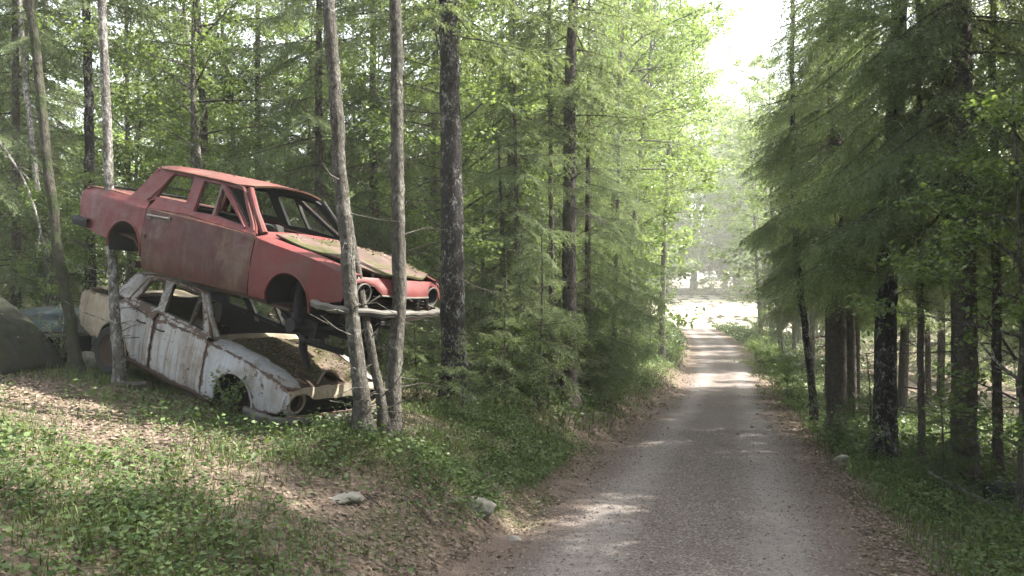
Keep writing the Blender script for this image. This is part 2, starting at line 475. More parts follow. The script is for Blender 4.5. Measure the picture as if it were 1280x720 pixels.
def make_seat(car, x, y, wd, mat):
    m = MB()
    prof = [(-.05, .30), (.42, .34), (.46, .44), (.40, .47), (.05, .44), (-.12, .80), (-.20, .98), (-.27, .96), (-.24, .80), (-.10, .40)]
    ys = np.linspace(-wd/2, wd/2, 7)
    P = prof+[prof[0]]
    m.grid(lambda i, v: (x+P[int(i)][0], y+v, P[int(i)][1]-.02*(abs(v)/(wd/2))**4), range(len(P)), ys)
    for e in (-wd/2, wd/2):
        c = np.mean(prof, 0)
        m.grid(lambda i, t: (x+c[0]+(P[int(i)][0]-c[0])*t, y+e, c[1]+(P[int(i)][1]-c[1])*t-.02*t), range(len(P)), (.02, .5, 1))
    m.build('seat', mat, car)

def grille_bars(m, xf, z0, z1, y0, y1, n):
    for k in range(n):
        z = z0+(z1-z0)*(k+.5)/n
        ys = np.linspace(y0, y1, 12)
        m.tube([(xf(y), y, z) for y in ys], .006, 5)

def car_common(car, floor_mat, W, x_rear, x_front, zf, half=.68):
    m = MB()
    m.grid(lambda x, y: (x, y, zf+.04+.03*math.sin(x*9)*math.cos(y*7)+.26*float(sstep(-2.15, -2.6, x))), np.linspace(x_rear, x_front-.5, 24), np.linspace(-half, half, 12))
    m.build('floor_pan', floor_mat, car, solid=.03)
    m = MB()
    m.grid(lambda y, z: (-.50+.1*(1-z), y, z), np.linspace(-half+.02, half-.02, 10), np.linspace(zf+.06, .92, 6))
    m.build('firewall', M['dark'], car, solid=.01)
    m = MB()
    P = [(-.50, .93), (-.62, .95), (-.80, .92), (-.86, .84), (-.80, .76), (-.66, .72), (-.50, .74)]
    m.grid(lambda i, y: (P[int(i)][0], y, P[int(i)][1]-.02*(y/.6)**2), range(len(P)), np.linspace(-.60, .60, 12))
    m.build('dashboard', M['seat'], car, solid=.01)
    # steering wheel on the right
    m = MB()
    c = np.array((-.98, -.34, .86)); ax = np.array((-.80, 0, .6)); u = np.array((0, 1., 0)); v = np.cross(ax, u)
    th = np.linspace(0, 2*PI, 25)
    m.tube([c+.19*(math.cos(t)*u+math.sin(t)*v) for t in th], .011, 6)
    for t in (.3, 2.84, 4.71): m.tube([c-.02*ax, c+.19*(math.cos(t)*u+math.sin(t)*v)], .009, 6)
    m.tube([c, c-ax*.36], .02, 6)
    m.build('steering_wheel', M['rubber'], car)

def make_headlight(car, pos, r, rim_mat, bowl_mat, tilt=0., rim_arc=(0, 360), lens=None):
    x, y, z = pos
    m = MB()
    rs = [(0, r), (-.04, r*.92), (-.09, r*.6), (-.11, .01)]
    th = np.linspace(0, 2*PI, 25)
    m.grid(lambda i, t: (x+rs[int(i)][0]-tilt*abs(math.cos(t))*0, y+rs[int(i)][1]*math.cos(t), z+rs[int(i)][1]*math.sin(t)), range(4), th)
    h = m.build('headlight', bowl_mat, car, solid=.004)
    ta = np.linspace(rad(rim_arc[0]), rad(rim_arc[1]), 28)
    MB().tube([(x+.006, y+(r+.008)*math.cos(t), z+(r+.005)*math.sin(t)) for t in ta], .009, 8).build('rim', rim_mat, h)
    return h

def bumper(car, path, hgt, mat, seed=0):
    # C-section swept along the path
    prof = [(-.03, hgt*.5), (.012, hgt*.5), (.026, hgt*.36), (.03, hgt*.1), (.022, -hgt*.05), (.022, -hgt*.3), (.008, -hgt*.5), (-.03, -hgt*.5)]
    P = np.array(path, float)
    T = np.gradient(P, axis=0); T /= np.linalg.norm(T, axis=1)[:, None]
    N = np.stack([T[:, 1], -T[:, 0], T[:, 2]*0], 1)
    if N[len(N)//2][0]*np.sign(P[len(P)//2][0]+1) < 0: N = -N
    m = MB()
    m.grid(lambda i, k: P[int(i)]+N[int(i)]*prof[int(k)][0]+np.array((0, 0, prof[int(k)][1]+.006*math.sin(i*1.7+seed))), range(len(P)), range(len(prof)))
    return m.build('bumper', mat, car, solid=.006)

def spline(pts, n=24):
    P = np.array(pts, float); t = np.linspace(0, len(P)-1, n)
    out = []
    for u in t:
        i = min(int(u), len(P)-2); f = u-i
        p0 = P[max(i-1, 0)]; p1 = P[i]; p2 = P[i+1]; p3 = P[min(i+2, len(P)-1)]
        out.append(.5*((2*p1)+(p2-p0)*f+(2*p0-5*p1+4*p2-p3)*f*f+(3*p1-p0-3*p2+p3)*f**3))
    return np.array(out)

def shade_lining(car, W, ol, holes, wmap, x0, x1, zroof):
    # cabin shade put into near-black sheets: behind the doors, window frames and roof
    for sg in (-1, 1):
        f = lambda x, z, sg=sg: (x, sg*(half_width(x, z, W)-.045), z)
        bm_obj('door_shade_lining', panel_bm([(x0, .27), (x0, .93), (x1, .91), (x1, .30)], [], f, .12, .01, (0, -sg, 0)), M['dark'], car)
        bm_obj('frame_shade_lining', panel_bm(ol, holes, f, .08, .008, (0, -sg, 0)), M['dark'], car)
    m = MB(); m.grid(lambda x, y: (x, y, zroof(x, y)[2]-.028), np.linspace(x0-.05, x1-.48, 12), np.linspace(-.5, .5, 11)); m.build('roof_shade_lining', M['dark'], car, solid=.008)

def car_empty(label, pose):
    x, y, z, yaw, pit, rol = pose
    e = empty('wrecked_car', (x, y, z))
    Rz = Matrix.Rotation(yaw, 3, 'Z'); Ry = Matrix.Rotation(pit, 3, 'Y'); Rx = Matrix.Rotation(rol, 3, 'X')
    e.rotation_euler = (Rz @ Ry @ Rx).to_euler()
    return tag(e, label, 'car')

def make_red_car():
    car = car_empty('faded red two-door car without wheels, stacked nose down on top of the white wreck', RED_POSE)
    crest = interp([(-.56, .905), (-.22, .868), (.29, .83), (.65, .765), (.80, .735)])
    for sg in (-1, 1):
        out = (0, sg, 0)
        # rear fender
        ol = [(-3.50, .60), (-3.56, .80), (-3.545, .92), (-3.49, .975), (-3.40, .985), (-3.06, .99), (-2.62, .985), (-2.31, .975), (-2.258, .905), (-2.258, .50)] \
            + arc(-2.56, .40, .30, 18, 172) + [(-2.90, .45), (-3.15, .47), (-3.38, .50)]
        bm_obj('rear_fender', panel_bm(ol, [], side_map(sg), .055, .012, out), M['red'], car)
        # long door
        ol = [(-2.246, .906), (-1.63, .935), (-.84, .915), (-.522, .905), (-.525, .62), (-.522, .31), (-.9, .285), (-1.6, .245), (-2.246, .21), (-2.25, .55)]
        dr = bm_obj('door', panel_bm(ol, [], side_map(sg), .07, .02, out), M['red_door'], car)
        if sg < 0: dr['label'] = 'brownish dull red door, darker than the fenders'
        # shoulder strip below the windows
        ol = [(-2.246, .912), (-1.63, .941), (-.84, .921), (-.53, .911), (-.57, .945), (-.9, .955), (-1.55, .965), (-1.66, 1.0), (-2.246, 1.02)]
        bm_obj('door_shoulder', panel_bm(ol, [], side_map(sg), .05, .012, (0, sg, .5)), M['red'], dr)
        m = MB()
        for a, b, zz in ((-2.19, -1.83, .83),):
            yy = half_width(-2, zz)
            pts = [(a, sg*(yy-.005), zz), (a+.03, sg*(yy+.035), zz+.004), (a+.15, sg*(yy+.045), zz+.012), (b-.06, sg*(yy+.04), zz+.02), (b, sg*(yy-.005), zz+.022)]
            m.tube(spline(pts, 14), .013, 8)
            m.box((a+.03, sg*(yy+.004), zz-.004), (.06, .02, .05)); m.box((b-.02, sg*(yy+.004), zz+.02), (.06, .02, .045))
        m.build('door_handle', M['chrome'], dr)
        MB().tube([(-2.20, sg*(half_width(-2.2, .62)-.002), .60), (-2.20, sg*(half_width(-2.2, .62)+.012), .60)], .022, 10).build('lock', M['rust'], dr)
        # front fender with arch
        ol = [(-.508, .30), (-.51, .62), (-.508, .902), (-.45, .888), (-.22, .868), (.05, .85), (.29, .83), (.5, .795), (.66, .763), (.72, .72), (.735, .66), (.71, .56), (.68, .505), (.38, .41)] \
            + arc(.03, .345, .29, 14, 186) + [(-.27, .31)]
        ff = bm_obj('front_fender', panel_bm(ol, [], side_map(sg), .05, .012, out), M['red'], car)
        # top of the fender, in to the hood gap
        ol = [(-.508, .64), (.2, .64), (.74, .60), (.72, .735), (.3, .785), (-.2, .79), (-.508, .785)]
        def ft(x, y):
            yo = half_width(x, .80); k = max(0, min(1, (yo-y)/(yo-.62)))
            return (x, sg*y, crest(x)-.004+.035*math.sin(min(1, k*1.2)*PI/2))
        bm_obj('fender_top', panel_bm(ol, [], ft, .05, .01, (0, 0, 1)), M['red'], ff)
        wheel_well(car, .03, .345, .292, sg, .80, M['dark'], M['red'])
        wheel_well(car, -2.56, .40, .302, sg, .80, M['dark'], M['red'])
        # greenhouse side
        ol = [(-2.68, .985), (-2.62, 1.09), (-2.53, 1.31), (-2.46, 1.355), (-2.3, 1.372), (-1.6, 1.382), (-1.1, 1.366), (-1.0, 1.335), (-.80, 1.155), (-.545, .935), (-.62, .94), (-1.58, .957), (-1.70, 1.005), (-2.27, 1.012), (-2.33, .98)]
        holes = [rounded([(-2.285, 1.045), (-2.235, 1.315), (-2.20, 1.335), (-1.875, 1.342), (-1.765, 1.055)], .03),
                 rounded([(-1.59, .985), (-1.705, 1.33), (-1.425, 1.33), (-1.285, 1.00)], .02),
                 rounded([(-1.385, 1.30), (-1.25, 1.0), (-.80, .972)], .012),
                 rounded([(-1.335, 1.335), (-1.08, 1.325), (-.90, 1.16), (-.66, .962), (-.735, .985)], .015)]
        gh_holes = holes
        sf = bm_obj('window_frame', panel_bm(ol, holes, side_map(sg), .06, .03, out), M['red'] if sg < 0 else M['dark'], car)  # far frame and gutter painted near-black in place of shade
        # rain gutter and door-frame bar
        g = [(-2.36, .99), (-2.27, 1.15), (-2.20, 1.335), (-2.08, 1.366), (-1.6, 1.372), (-1.15, 1.357), (-1.03, 1.32), (-.8, 1.13), (-.585, .95)]
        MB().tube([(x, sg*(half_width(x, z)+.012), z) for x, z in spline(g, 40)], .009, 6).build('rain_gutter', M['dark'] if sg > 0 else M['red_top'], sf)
        MB().tube([(x, sg*(half_width(x, z)+.006), z) for x, z in ((-1.37, 1.335), (-1.1, 1.18), (-.73, .955))], .012, 6).build('vent_bar', M['red'], sf)
        MB().tube([(x, sg*(half_width(x, z)-.004), z) for x, z in ((-1.40, 1.33), (-1.268, .985))], .011, 6).build('vent_divider', M['chrome'], sf)
        # windscreen pillar, inner face; far one painted black in place of shade
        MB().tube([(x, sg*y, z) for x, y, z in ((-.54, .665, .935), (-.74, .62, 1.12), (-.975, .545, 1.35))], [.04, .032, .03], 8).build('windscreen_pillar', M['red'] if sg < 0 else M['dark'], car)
        MB().tube([(-2.70, sg*.60, 1.0), (-2.60, sg*.56, 1.18), (-2.49, sg*.52, 1.35)], [.05, .045, .04], 8).build('rear_pillar', M['red'], car)
    # roof
    def roof(x, y):
        t = (x+1.76)/.80
        z = 1.385+.072*(1-(abs(y)/.575)**2.2)-.035*max(0, abs(t)-.35)**1.5
        if abs(y) > .53: z -= .25*(abs(y)-.53)
        return (x+.05*(1-(y/.575)**2)*(1 if x > -1.5 else -1)*abs(t), y, z)
    shade_lining(car, .80, [(-2.6, 1.0), (-2.5, 1.30), (-2.3, 1.355), (-1.6, 1.365), (-1.1, 1.35), (-.62, .99), (-.66, .95), (-1.58, .962), (-1.70, 1.01), (-2.27, 1.017)], gh_holes, None, -2.24, -.53, roof)
    ol = [(-2.53, -.50), (-2.42, -.565), (-1.15, -.565), (-.99, -.50), (-.97, 0), (-.99, .50), (-1.15, .565), (-2.42, .565), (-2.53, .50), (-2.56, 0)]
    bm_obj('roof', panel_bm(ol, [], roof, .08, .018, (0, 0, 1)), M['red_top'], car)
    # rear deck and trunk lid, tail panel
    ol = [(-3.50, -.70), (-2.72, -.70), (-2.66, -.58), (-2.66, .58), (-2.72, .70), (-3.50, .70)]
    bm_obj('trunk_lid', panel_bm(ol, [], lambda x, y: (x, y, 1.0+.012*(1-(y/.7)**2)-.01*((x+3.1)/.4)**2), .09, .015, (0, 0, 1)), M['red_top'], car)
    MB().tube([(-3.42, y, 1.03) for y in np.linspace(-.5, .62, 9)], .018, 6).build('trunk_seal', M['dark'], car)
    m = MB()
    m.grid(lambda y, z: (-3.55+.05*(y/.72)**2+(.06*(.6-z) if z < .6 else 0), y, z), np.linspace(-.72, .72, 15), np.linspace(.50, .98, 8))
    m.build('tail_panel', M['red'], car, solid=.012)
    bumper(car, spline([(-3.25, -.80, .56), (-3.5, -.79, .555), (-3.66, -.66, .55), (-3.69, 0, .55), (-3.66, .66, .55), (-3.5, .79, .555)], 30), .10, M['dark'])
    # parcel shelf and seats
    m = MB(); m.grid(lambda x, y: (x, y, .97), (-2.68, -2.5, -2.35), np.linspace(-.6, .6, 6)); m.build('parcel_shelf', M['dark'], car, solid=.012)
    car_common(car, M['rust'], .8, -3.45, .5, .24)
    make_seat(car, -2.22, 0, 1.1, M['seat']); make_seat(car, -1.35, -.33, .46, M['seat']); make_seat(car, -1.35, .33, .46, M['seat'])
    # hood, standing a little proud with a dark gap along both fenders
    def hood(x, y):
        z = crest(min(x, .75))+.062+.028*(1-(y/.62)**2)-.02*float(sstep(.6, .95, x))
        z += .012*math.sin(x*6+y*3)+.01*math.sin(y*11+x*2)
        return (x, y, z)
    ol = [(-.44, -.60), (.3, -.61), (.66, -.585), (.80, -.30), (.835, 0), (.80, .30), (.66, .585), (.3, .61), (-.44, .60), (-.40, 0)]
    bm_obj('hood', panel_bm(ol, [], hood, .05, .02, (0, 0, 1)), M['red_hood'], car)
    m = MB(); m.grid(lambda x, y: (x, y, .925+.03*(1-(y/.66)**2)-.25*(x+.5)), (-.60, -.5, -.43), np.linspace(-.66, .66, 12)); m.build('cowl', M['red'], car, solid=.012)
    # nose
    xt = lambda y: .67+.15*(1-(min(abs(y), .74)/.74)**1.6)
    zl = interp([(0, .612), (.36, .612), (.40, .625), (.455, .69), (.56, .715), (.66, .69), (.70, .62), (.735, .55)])
    m = MB()
    def nose(y, v):
        top = .768-.02*(abs(y)/.74)**2; bot = zl(abs(y))
        z = top+(bot-top)*v
        return (xt(y)+.085*math.sin(v*PI/2)*(1 if abs(y) < .4 else max(.3, (top-bot)/.15)), y, z)
    m.grid(nose, np.linspace(-.735, .735, 61), np.linspace(0, 1, 6)); m.build('nose_panel', M['red'], car, solid=.012)
    ys = np.linspace(-.39, .39, 21)
    MB().tube([(xt(y)+.088, y, .606) for y in ys]+[], .012, 6).build('nose_trim', M['chrome'], car)
    g = MB(); g.grid(lambda y, z: (xt(y)-.02, y, z), np.linspace(-.72, .72, 31), np.linspace(.40, .70, 4)); gr = g.build('grille', M['dark'], car, solid=.01)
    b = MB(); grille_bars(b, lambda y: xt(y)+.03, .47, .60, -.42, .42, 4); b.build('bars', M['rust'], gr)
    for sg in (-1, 1):
        make_headlight(car, (xt(.57)+.05, sg*.57, .60), .095, M['chrome'], M['dark'])
        MB().tube([(xt(.41)+.085, sg*.40, .606), (xt(.46)+.06, sg*.46, .545), (xt(.49)+.03, sg*.49, .49)], .009, 6).build('grille_trim', M['chrome'], gr)
    v = MB(); v.grid(lambda y, z: (xt(y)+.02-.25*(.47-z), y, z), np.linspace(-.70, .70, 24), np.linspace(.34, .47, 4)); v.build('valance', M['rust'], car, solid=.01)
    bumper(car, spline([(.42, -.835, .43), (.60, -.845, .432), (.80, -.70, .437), (.93, -.35, .442), (.96, 0, .445), (.93, .35, .442), (.80, .70, .437), (.60, .845, .432), (.42, .835, .43)], 40), .072, M['chrome'])
    # front suspension leftovers: crossmember, arms, struts, engine lump
    m = MB()
    m.tube([(.05, -.62, .10), (.02, -.35, .16), (0, 0, .18), (.02, .35, .16), (.05, .62, .10)], [.035, .045, .05, .045, .035], 8)
    for sg in (-1, 1):
        m.tube([(.05, sg*.60, .10), (-.02, sg*.57, .40), (-.06, sg*.52, .70)], [.05, .04, .03], 8)
        m.tube([(.08, sg*.62, .10), (.55, sg*.36, .20)], .022, 6); m.tube([(-.35, sg*.3, .2), (.06, sg*.60, .10)], .02, 6)
        m.tube([(.06, sg*.60, .13), (.06, sg*.70, .13)], .07, 12)
    m.box((.12, 0, .22), (.6, .46, .34)); m.box((.1, -.45, .12), (.34, .20, .16)); m.tube([(.05, -.52, .30), (.10, -.50, -.12), (.16, -.44, -.30)], [.05, .045, .03], 8); m.tube([(.3, .2, .2), (.34, .18, -.28)], .04, 8); m.tube([(-.3, -.45, .16), (.2, -.6, .0), (.5, -.35, -.05)], .03, 6); m.tube([(-.2, 0, .22), (-1.3, 0, .2)], [.14, .09], 10)
    m.build('subframe', M['dark'], car)
    m = MB()
    for sg in (-1, 1): m.tube([(-2.56, sg*.62, .22), (-2.56, 0, .24)], [.04, .05], 8)
    m.tube([(-2.56, -.1, .24), (-2.56, .1, .24)], .13, 12); m.tube([(-2.4, 0, .24), (-1.0, 0, .2)], .035, 8)
    m.build('rear_axle', M['rust'], car)
    return car

def make_white_car():
    car = car_empty('chalky white four-door car with a rusted mossy hood, crushed beneath the red wreck', WHT_POSE)
    W = .79
    crest = interp([(-.56, .90), (-.2, .895), (.17, .875), (.50, .81), (.80, .725)])
    for sg in (-1, 1):
        out = (0, sg, 0); sm = lambda k: side_map(sg, W, .012, k)
        ol = [(-2.98, .42), (-3.06, .60), (-3.10, .78), (-3.085, .86), (-3.0, .885), (-2.7, .905), (-2.42, .935), (-2.305, .945), (-2.23, .75), (-2.14, .60)] + arc(-2.27, .345, .29, 58, 178) + [(-2.75, .34)]
        q = bm_obj('rear_fender', panel_bm(ol, [], sm(1), .05, .012, out), M['beige'], car)
        q['label'] = 'cream rear fender with brown rain stains'
        ol = [(-2.292, .945), (-2.205, .735), (-2.09, .56), (-1.94, .37), (-1.91, .30), (-1.535, .285), (-1.54, .60), (-1.55, .885), (-1.8, .905)]
        rd = bm_obj('rear_door', panel_bm(ol, [], sm(2), .05, .02, out), M['white'], car)
        ol = [(-2.27, .952), (-1.8, .912), (-1.552, .892), (-1.56, .965), (-2.1, .985), (-2.26, .985)]
        bm_obj('door_shoulder', panel_bm(ol, [], side_map(sg, W), .05, .012, (0, sg, .5)), M['white'], rd)
        ol = [(-1.505, .885), (-1.33, .905), (-.60, .915), (-.562, .90), (-.553, .33), (-.565, .285), (-1.50, .28)]
        fd = bm_obj('front_door', panel_bm(ol, [], sm(3), .05, .02, out), M['white'], car)
        ol = [(-1.505, .892), (-1.33, .912), (-.60, .922), (-.60, .955), (-1.45, .965), (-1.50, .95)]
        bm_obj('door_shoulder', panel_bm(ol, [], side_map(sg, W), .05, .012, (0, sg, .5)), M['white'], fd)
        for dd, a in ((rd, -1.76), (fd, -1.40)):
            yy = half_width(a, .80, W)
            m = MB(); m.tube(spline([(a-.08, sg*(yy-.01), .80), (a-.05, sg*(yy+.025), .80), (a+.05, sg*(yy+.025), .80), (a+.08, sg*(yy-.01), .80)], 9), .01, 7)
            m.build('door_handle', M['rust'], dd)
        m = MB(); m.grid(lambda x, z: (x, sg*(half_width(x, z, W)-.035), z), (-1.56, -1.53, -1.5, -1.48), np.linspace(.29, .96, 8)); m.build('door_post', M['rust_pale'], car, solid=.01)
        # sill
        MB().tube([(x, sg*(W-.09), .27) for x in np.linspace(-2.0, -.4, 8)], .05, 8).build('sill', M['rust'], car)
        # front fender
        ol = [(-.533, .285), (-.545, .60), (-.54, .90), (-.45, .897), (-.2, .893), (.17, .872), (.50, .808), (.70, .755), (.785, .715), (.80, .65), (.77, .56), (.70, .49), (.62, .45), (.36, .40)] + arc(0, .38, .31, 4, 176) + [(-.32, .34), (-.33, .29)]
        ff = bm_obj('front_fender', panel_bm(ol, [], sm(4), .045, .012, out), M['white_fender'], car)
        ol = [(-.53, .57), (.2, .56), (.70, .52), (.78, .60), (.76, .70), (.5, .755), (.2, .785), (-.2, .79), (-.53, .785)]
        def ft(x, y):
            yo = half_width(x, .80, W); k = max(0, min(1, (yo-y)/(yo-.54)))
            return (x, sg*y, crest(x)-.006+.055*math.sin(min(1, k*1.1)*PI/2)+.004*math.sin(x*17))
        bm_obj('fender_top', panel_bm(ol, [], ft, .05, .01, (0, 0, 1)), M['white_fender'], ff)
        wheel_well(car, 0, .38, .312, sg, W, M['dark'], M['white_fender'])
        wheel_well(car, -2.27, .345, .292, sg, W, M['dark'], M['beige'])
        # greenhouse
        ol = [(-2.52, .965), (-2.45, 1.05), (-2.38, 1.24), (-2.30, 1.285), (-2.15, 1.305), (-1.74, 1.35), (-1.37, 1.365), (-1.12, 1.36), (-1.0, 1.33), (-.80, 1.16), (-.56, .945), (-.62, .945), (-1.46, .957), (-2.2, .97)]
        holes = [rounded([(-2.065, 1.0), (-2.03, 1.235), (-1.99, 1.265), (-1.785, 1.305), (-1.64, 1.0)], .03),
                 rounded([(-1.50, .99), (-1.635, 1.31), (-1.145, 1.31), (-1.0, .985)], .025),
                 rounded([(-1.09, 1.295), (-.975, .982), (-.735, .975)], .012)]
        gh_holes = holes
        sf = bm_obj('window_frame', panel_bm(ol, holes, side_map(sg, W, .006, 5), .055, .035, out), M['white'] if sg < 0 else M['dark'], car)  # far frame's shade put into its near-black colour
        g = [(-2.18, .975), (-2.12, 1.17), (-2.05, 1.285), (-1.74, 1.338), (-1.37, 1.352), (-1.12, 1.347), (-1.02, 1.31), (-.8, 1.13), (-.60, .96)]
        MB().tube([(x, sg*(half_width(x, z, W)+.01), z) for x, z in spline(g, 36)], .008, 6).build('rain_gutter', M['rust_pale'], sf)
        MB().tube([(x, sg*(half_width(x, z, W)-.004), z) for x, z in ((-1.12, 1.31), (-.985, .97))], .010, 6).build('vent_divider', M['chrome'], sf)
        MB().tube([(x, sg*y, z) for x, y, z in ((-.56, .655, .935), (-.76, .62, 1.12), (-.99, .55, 1.335))], [.042, .035, .034], 8).build('windscreen_pillar', M['white'] if sg < 0 else M['dark'], car)  # far pillar coloured near-black to look shaded
        MB().tube([(-2.50, sg*.60, .975), (-2.42, sg*.56, 1.13), (-2.34, sg*.52, 1.26)], [.05, .045, .04], 8).build('rear_pillar', M['white'], car)
    rz = interp([(-2.40, 1.265), (-2.15, 1.315), (-1.74, 1.362), (-1.37, 1.375), (-1.0, 1.355)])
    def roof(x, y):
        z = rz(x)+.045*(1-(abs(y)/.56)**2.2)
        # pushed in under the weight above
        z -= .09*math.exp(-((x+1.35)/.5)**2-((y-.02)/.38)**2)+.01*math.sin(x*11+y*8)
        if abs(y) > .52: z -= .22*(abs(y)-.52)
        return (x, y, z)
    shade_lining(car, W, [(-2.46, .975), (-2.36, 1.22), (-2.15, 1.29), (-1.74, 1.335), (-1.37, 1.35), (-1.12, 1.345), (-.64, .985), (-.66, .95), (-1.46, .962), (-2.2, .975)], gh_holes, None, -2.26, -.56, roof)
    ol = [(-2.38, -.50), (-2.28, -.56), (-1.15, -.56), (-1.0, -.50), (-.985, 0), (-1.0, .50), (-1.15, .56), (-2.28, .56), (-2.38, .50), (-2.41, 0)]
    bm_obj('roof', panel_bm(ol, [], roof, .07, .018, (0, 0, 1)), M['white'], car)
    ol = [(-3.03, -.66), (-2.58, -.68), (-2.50, -.58), (-2.50, .58), (-2.58, .68), (-3.03, .66)]
    bm_obj('trunk_lid', panel_bm(ol, [], lambda x, y: (x, y, .915+.10*(x+3.03)+.02*math.sin(x*9+y*7)), .08, .015, (0, 0, 1)), M['beige'], car)
    m = MB(); m.grid(lambda y, z: (-3.09+.05*(y/.72)**2+(.12*(.6-z) if z < .6 else 0), y, z), np.linspace(-.70, .70, 15), np.linspace(.40, .90, 8)); m.build('tail_panel', M['beige'], car, solid=.012)
    car_common(car, M['rust'], .79, -3.0, .5, .25)
    make_seat(car, -2.12, 0, 1.1, M['seat'])
    m = MB(); m.grid(lambda x, y: (x, y, .95), (-2.52, -2.4, -2.25), np.linspace(-.6, .6, 6)); m.build('parcel_shelf', M['dark'], car, solid=.012)
    # crumpled hood: a buckle runs across the front edge
    def hood(x, y):
        f = float(sstep(.25, .80, x))
        z = crest(min(x, .62))+.052+.02*(1-(y/.55)**2)+.012*math.sin(x*9+y*5)+.01*math.sin(y*13-x*4)
        z += f*(.062*math.exp(-((y+.13)/.13)**2)-.055*math.exp(-((y+.37)/.10)**2)-.06*math.exp(-((y-.12)/.12)**2)+.03*math.exp(-((y-.4)/.15)**2))
        x2 = x-.10*f*math.exp(-((y+.13)/.15)**2)
        return (x2, y, z)
    ol = [(-.44, -.55), (.3, -.545), (.62, -.53), (.74, -.36), (.77, -.1), (.775, .2), (.74, .36), (.62, .53), (.3, .545), (-.44, .55), (-.41, 0)]
    hd = bm_obj('hood', panel_bm(ol, [], hood, .035, .02, (0, 0, 1)), M['white_hood'], car)
    pts = [hood(x, y) for x, y in zip(np.interp(np.linspace(-.53, .53, 34), [-.53, -.36, -.1, .2, .36, .53], [.62, .74, .77, .775, .74, .62]), np.linspace(-.53, .53, 34))]
    MB().tube([(a, b, c-.004) for a, b, c in pts], .013, 6, .2).build('hood_edge', M['rust_pale'], hd)
    m = MB(); m.grid(lambda x, y: (x, y, .925+.03*(1-(y/.66)**2)-.18*(x+.5)), (-.62, -.52, -.43), np.linspace(-.66, .66, 12)); m.build('cowl', M['beige'], car, solid=.012)
    # engine bay below the buckled hood
    m = MB(); m.grid(lambda x, y: (x, y, .73), np.linspace(-.4, .72, 5), np.linspace(-.52, .52, 5)); m.build('engine_bay', M['rust'], car, solid=.02)
    # nose
    xt = lambda y: .745+.045*(1-(abs(y)/.74)**2)
    zl = interp([(0, .655), (.40, .655), (.45, .67), (.49, .70), (.60, .725), (.70, .70), (.735, .64)])
    def nose(y, v):
        top = .79-.05*(abs(y)/.74)**3; bot = zl(abs(y))
        return (xt(y)+.05*math.sin(v*PI/2), y, top+(bot-top)*v+.004*math.sin(y*21))
    m = MB(); m.grid(nose, np.linspace(-.735, .735, 51), np.linspace(0, 1, 6)); m.build('nose_panel', M['beige'], car, solid=.012)
    m = MB(); m.grid(lambda y, v: (xt(y)+.004-.34*v, y, .782-.05*(abs(y)/.74)**3+.085*v+.008*math.sin(y*30)), np.linspace(-.56, .56, 40), np.linspace(0, 1, 6)); m.build('hood_brace', M['rust'], car, solid=.008)
    g = MB(); g.grid(lambda y, z: (xt(y)-.05, y, z), np.linspace(-.70, .70, 25), np.linspace(.38, .70, 4)); gr = g.build('grille', M['dark'], car, solid=.01)
    b = MB(); grille_bars(b, lambda y: xt(y)-.02, .48, .64, -.43, .43, 3); b.build('bars', M['dark'], gr)
    for sg in (-1, 1):
        make_headlight(car, (xt(.6)+.006, sg*.60, .605), .094, M['beige'], M['rust'])
        MB().grid(lambda t, v: (xt(.6)+.004-.03*v, sg*.60+(.104+.06*v)*math.cos(t), .605+(.104+.05*v)*math.sin(t)), np.linspace(0, 2*PI, 21), (0, .5, 1)).build('headlight_surround', M['white_fender'], car, solid=.006)
    v = MB(); v.grid(lambda y, z: (xt(y)+.03-.2*(.48-z), y, z), np.linspace(-.72, .72, 24), np.linspace(.30, .475, 4)); v.build('valance', M['rust_pale'], car, solid=.01)
    bumper(car, spline([(.30, -.845, .385), (.50, -.85, .39), (.76, -.76, .40), (.89, -.42, .41), (.91, 0, .415), (.89, .42, .41), (.76, .76, .40), (.50, .85, .39)], 40), .115, M['chrome'], 2)
    # rear wheel still in its arch
    wh = empty('wheel'); wh.parent = car; wh.location = (-2.30, -.70, .28)
    m = MB(); th = np.linspace(0, 2*PI, 29)
    pr = [(.20, .075), (.27, .085), (.30, .06), (.305, 0), (.30, -.06), (.27, -.085), (.20, -.075)]
    m.grid(lambda t, k: (pr[int(k)][0]*math.cos(t), pr[int(k)][1], pr[int(k)][0]*math.sin(t)), th, range(7)); m.build('tyre', M['rubber'], wh)
    m = MB(); pr2 = [(.20, -.07), (.185, -.05), (.15, -.03), (.08, -.05), (.01, -.055)]
    m.grid(lambda t, k: (pr2[int(k)][0]*math.cos(t), pr2[int(k)][1], pr2[int(k)][0]*math.sin(t)), th, range(5)); m.build('rim', M['rust'], wh)
    return car

RED_POSE = (-1.9243, 7.898, 1.2491, -.5008, .2134, -.0334)
WHT_POSE = (-2.7528, 8.7118, .108, -.5297, .2472, -.0492)
red_car = make_red_car()
white_car = make_white_car()

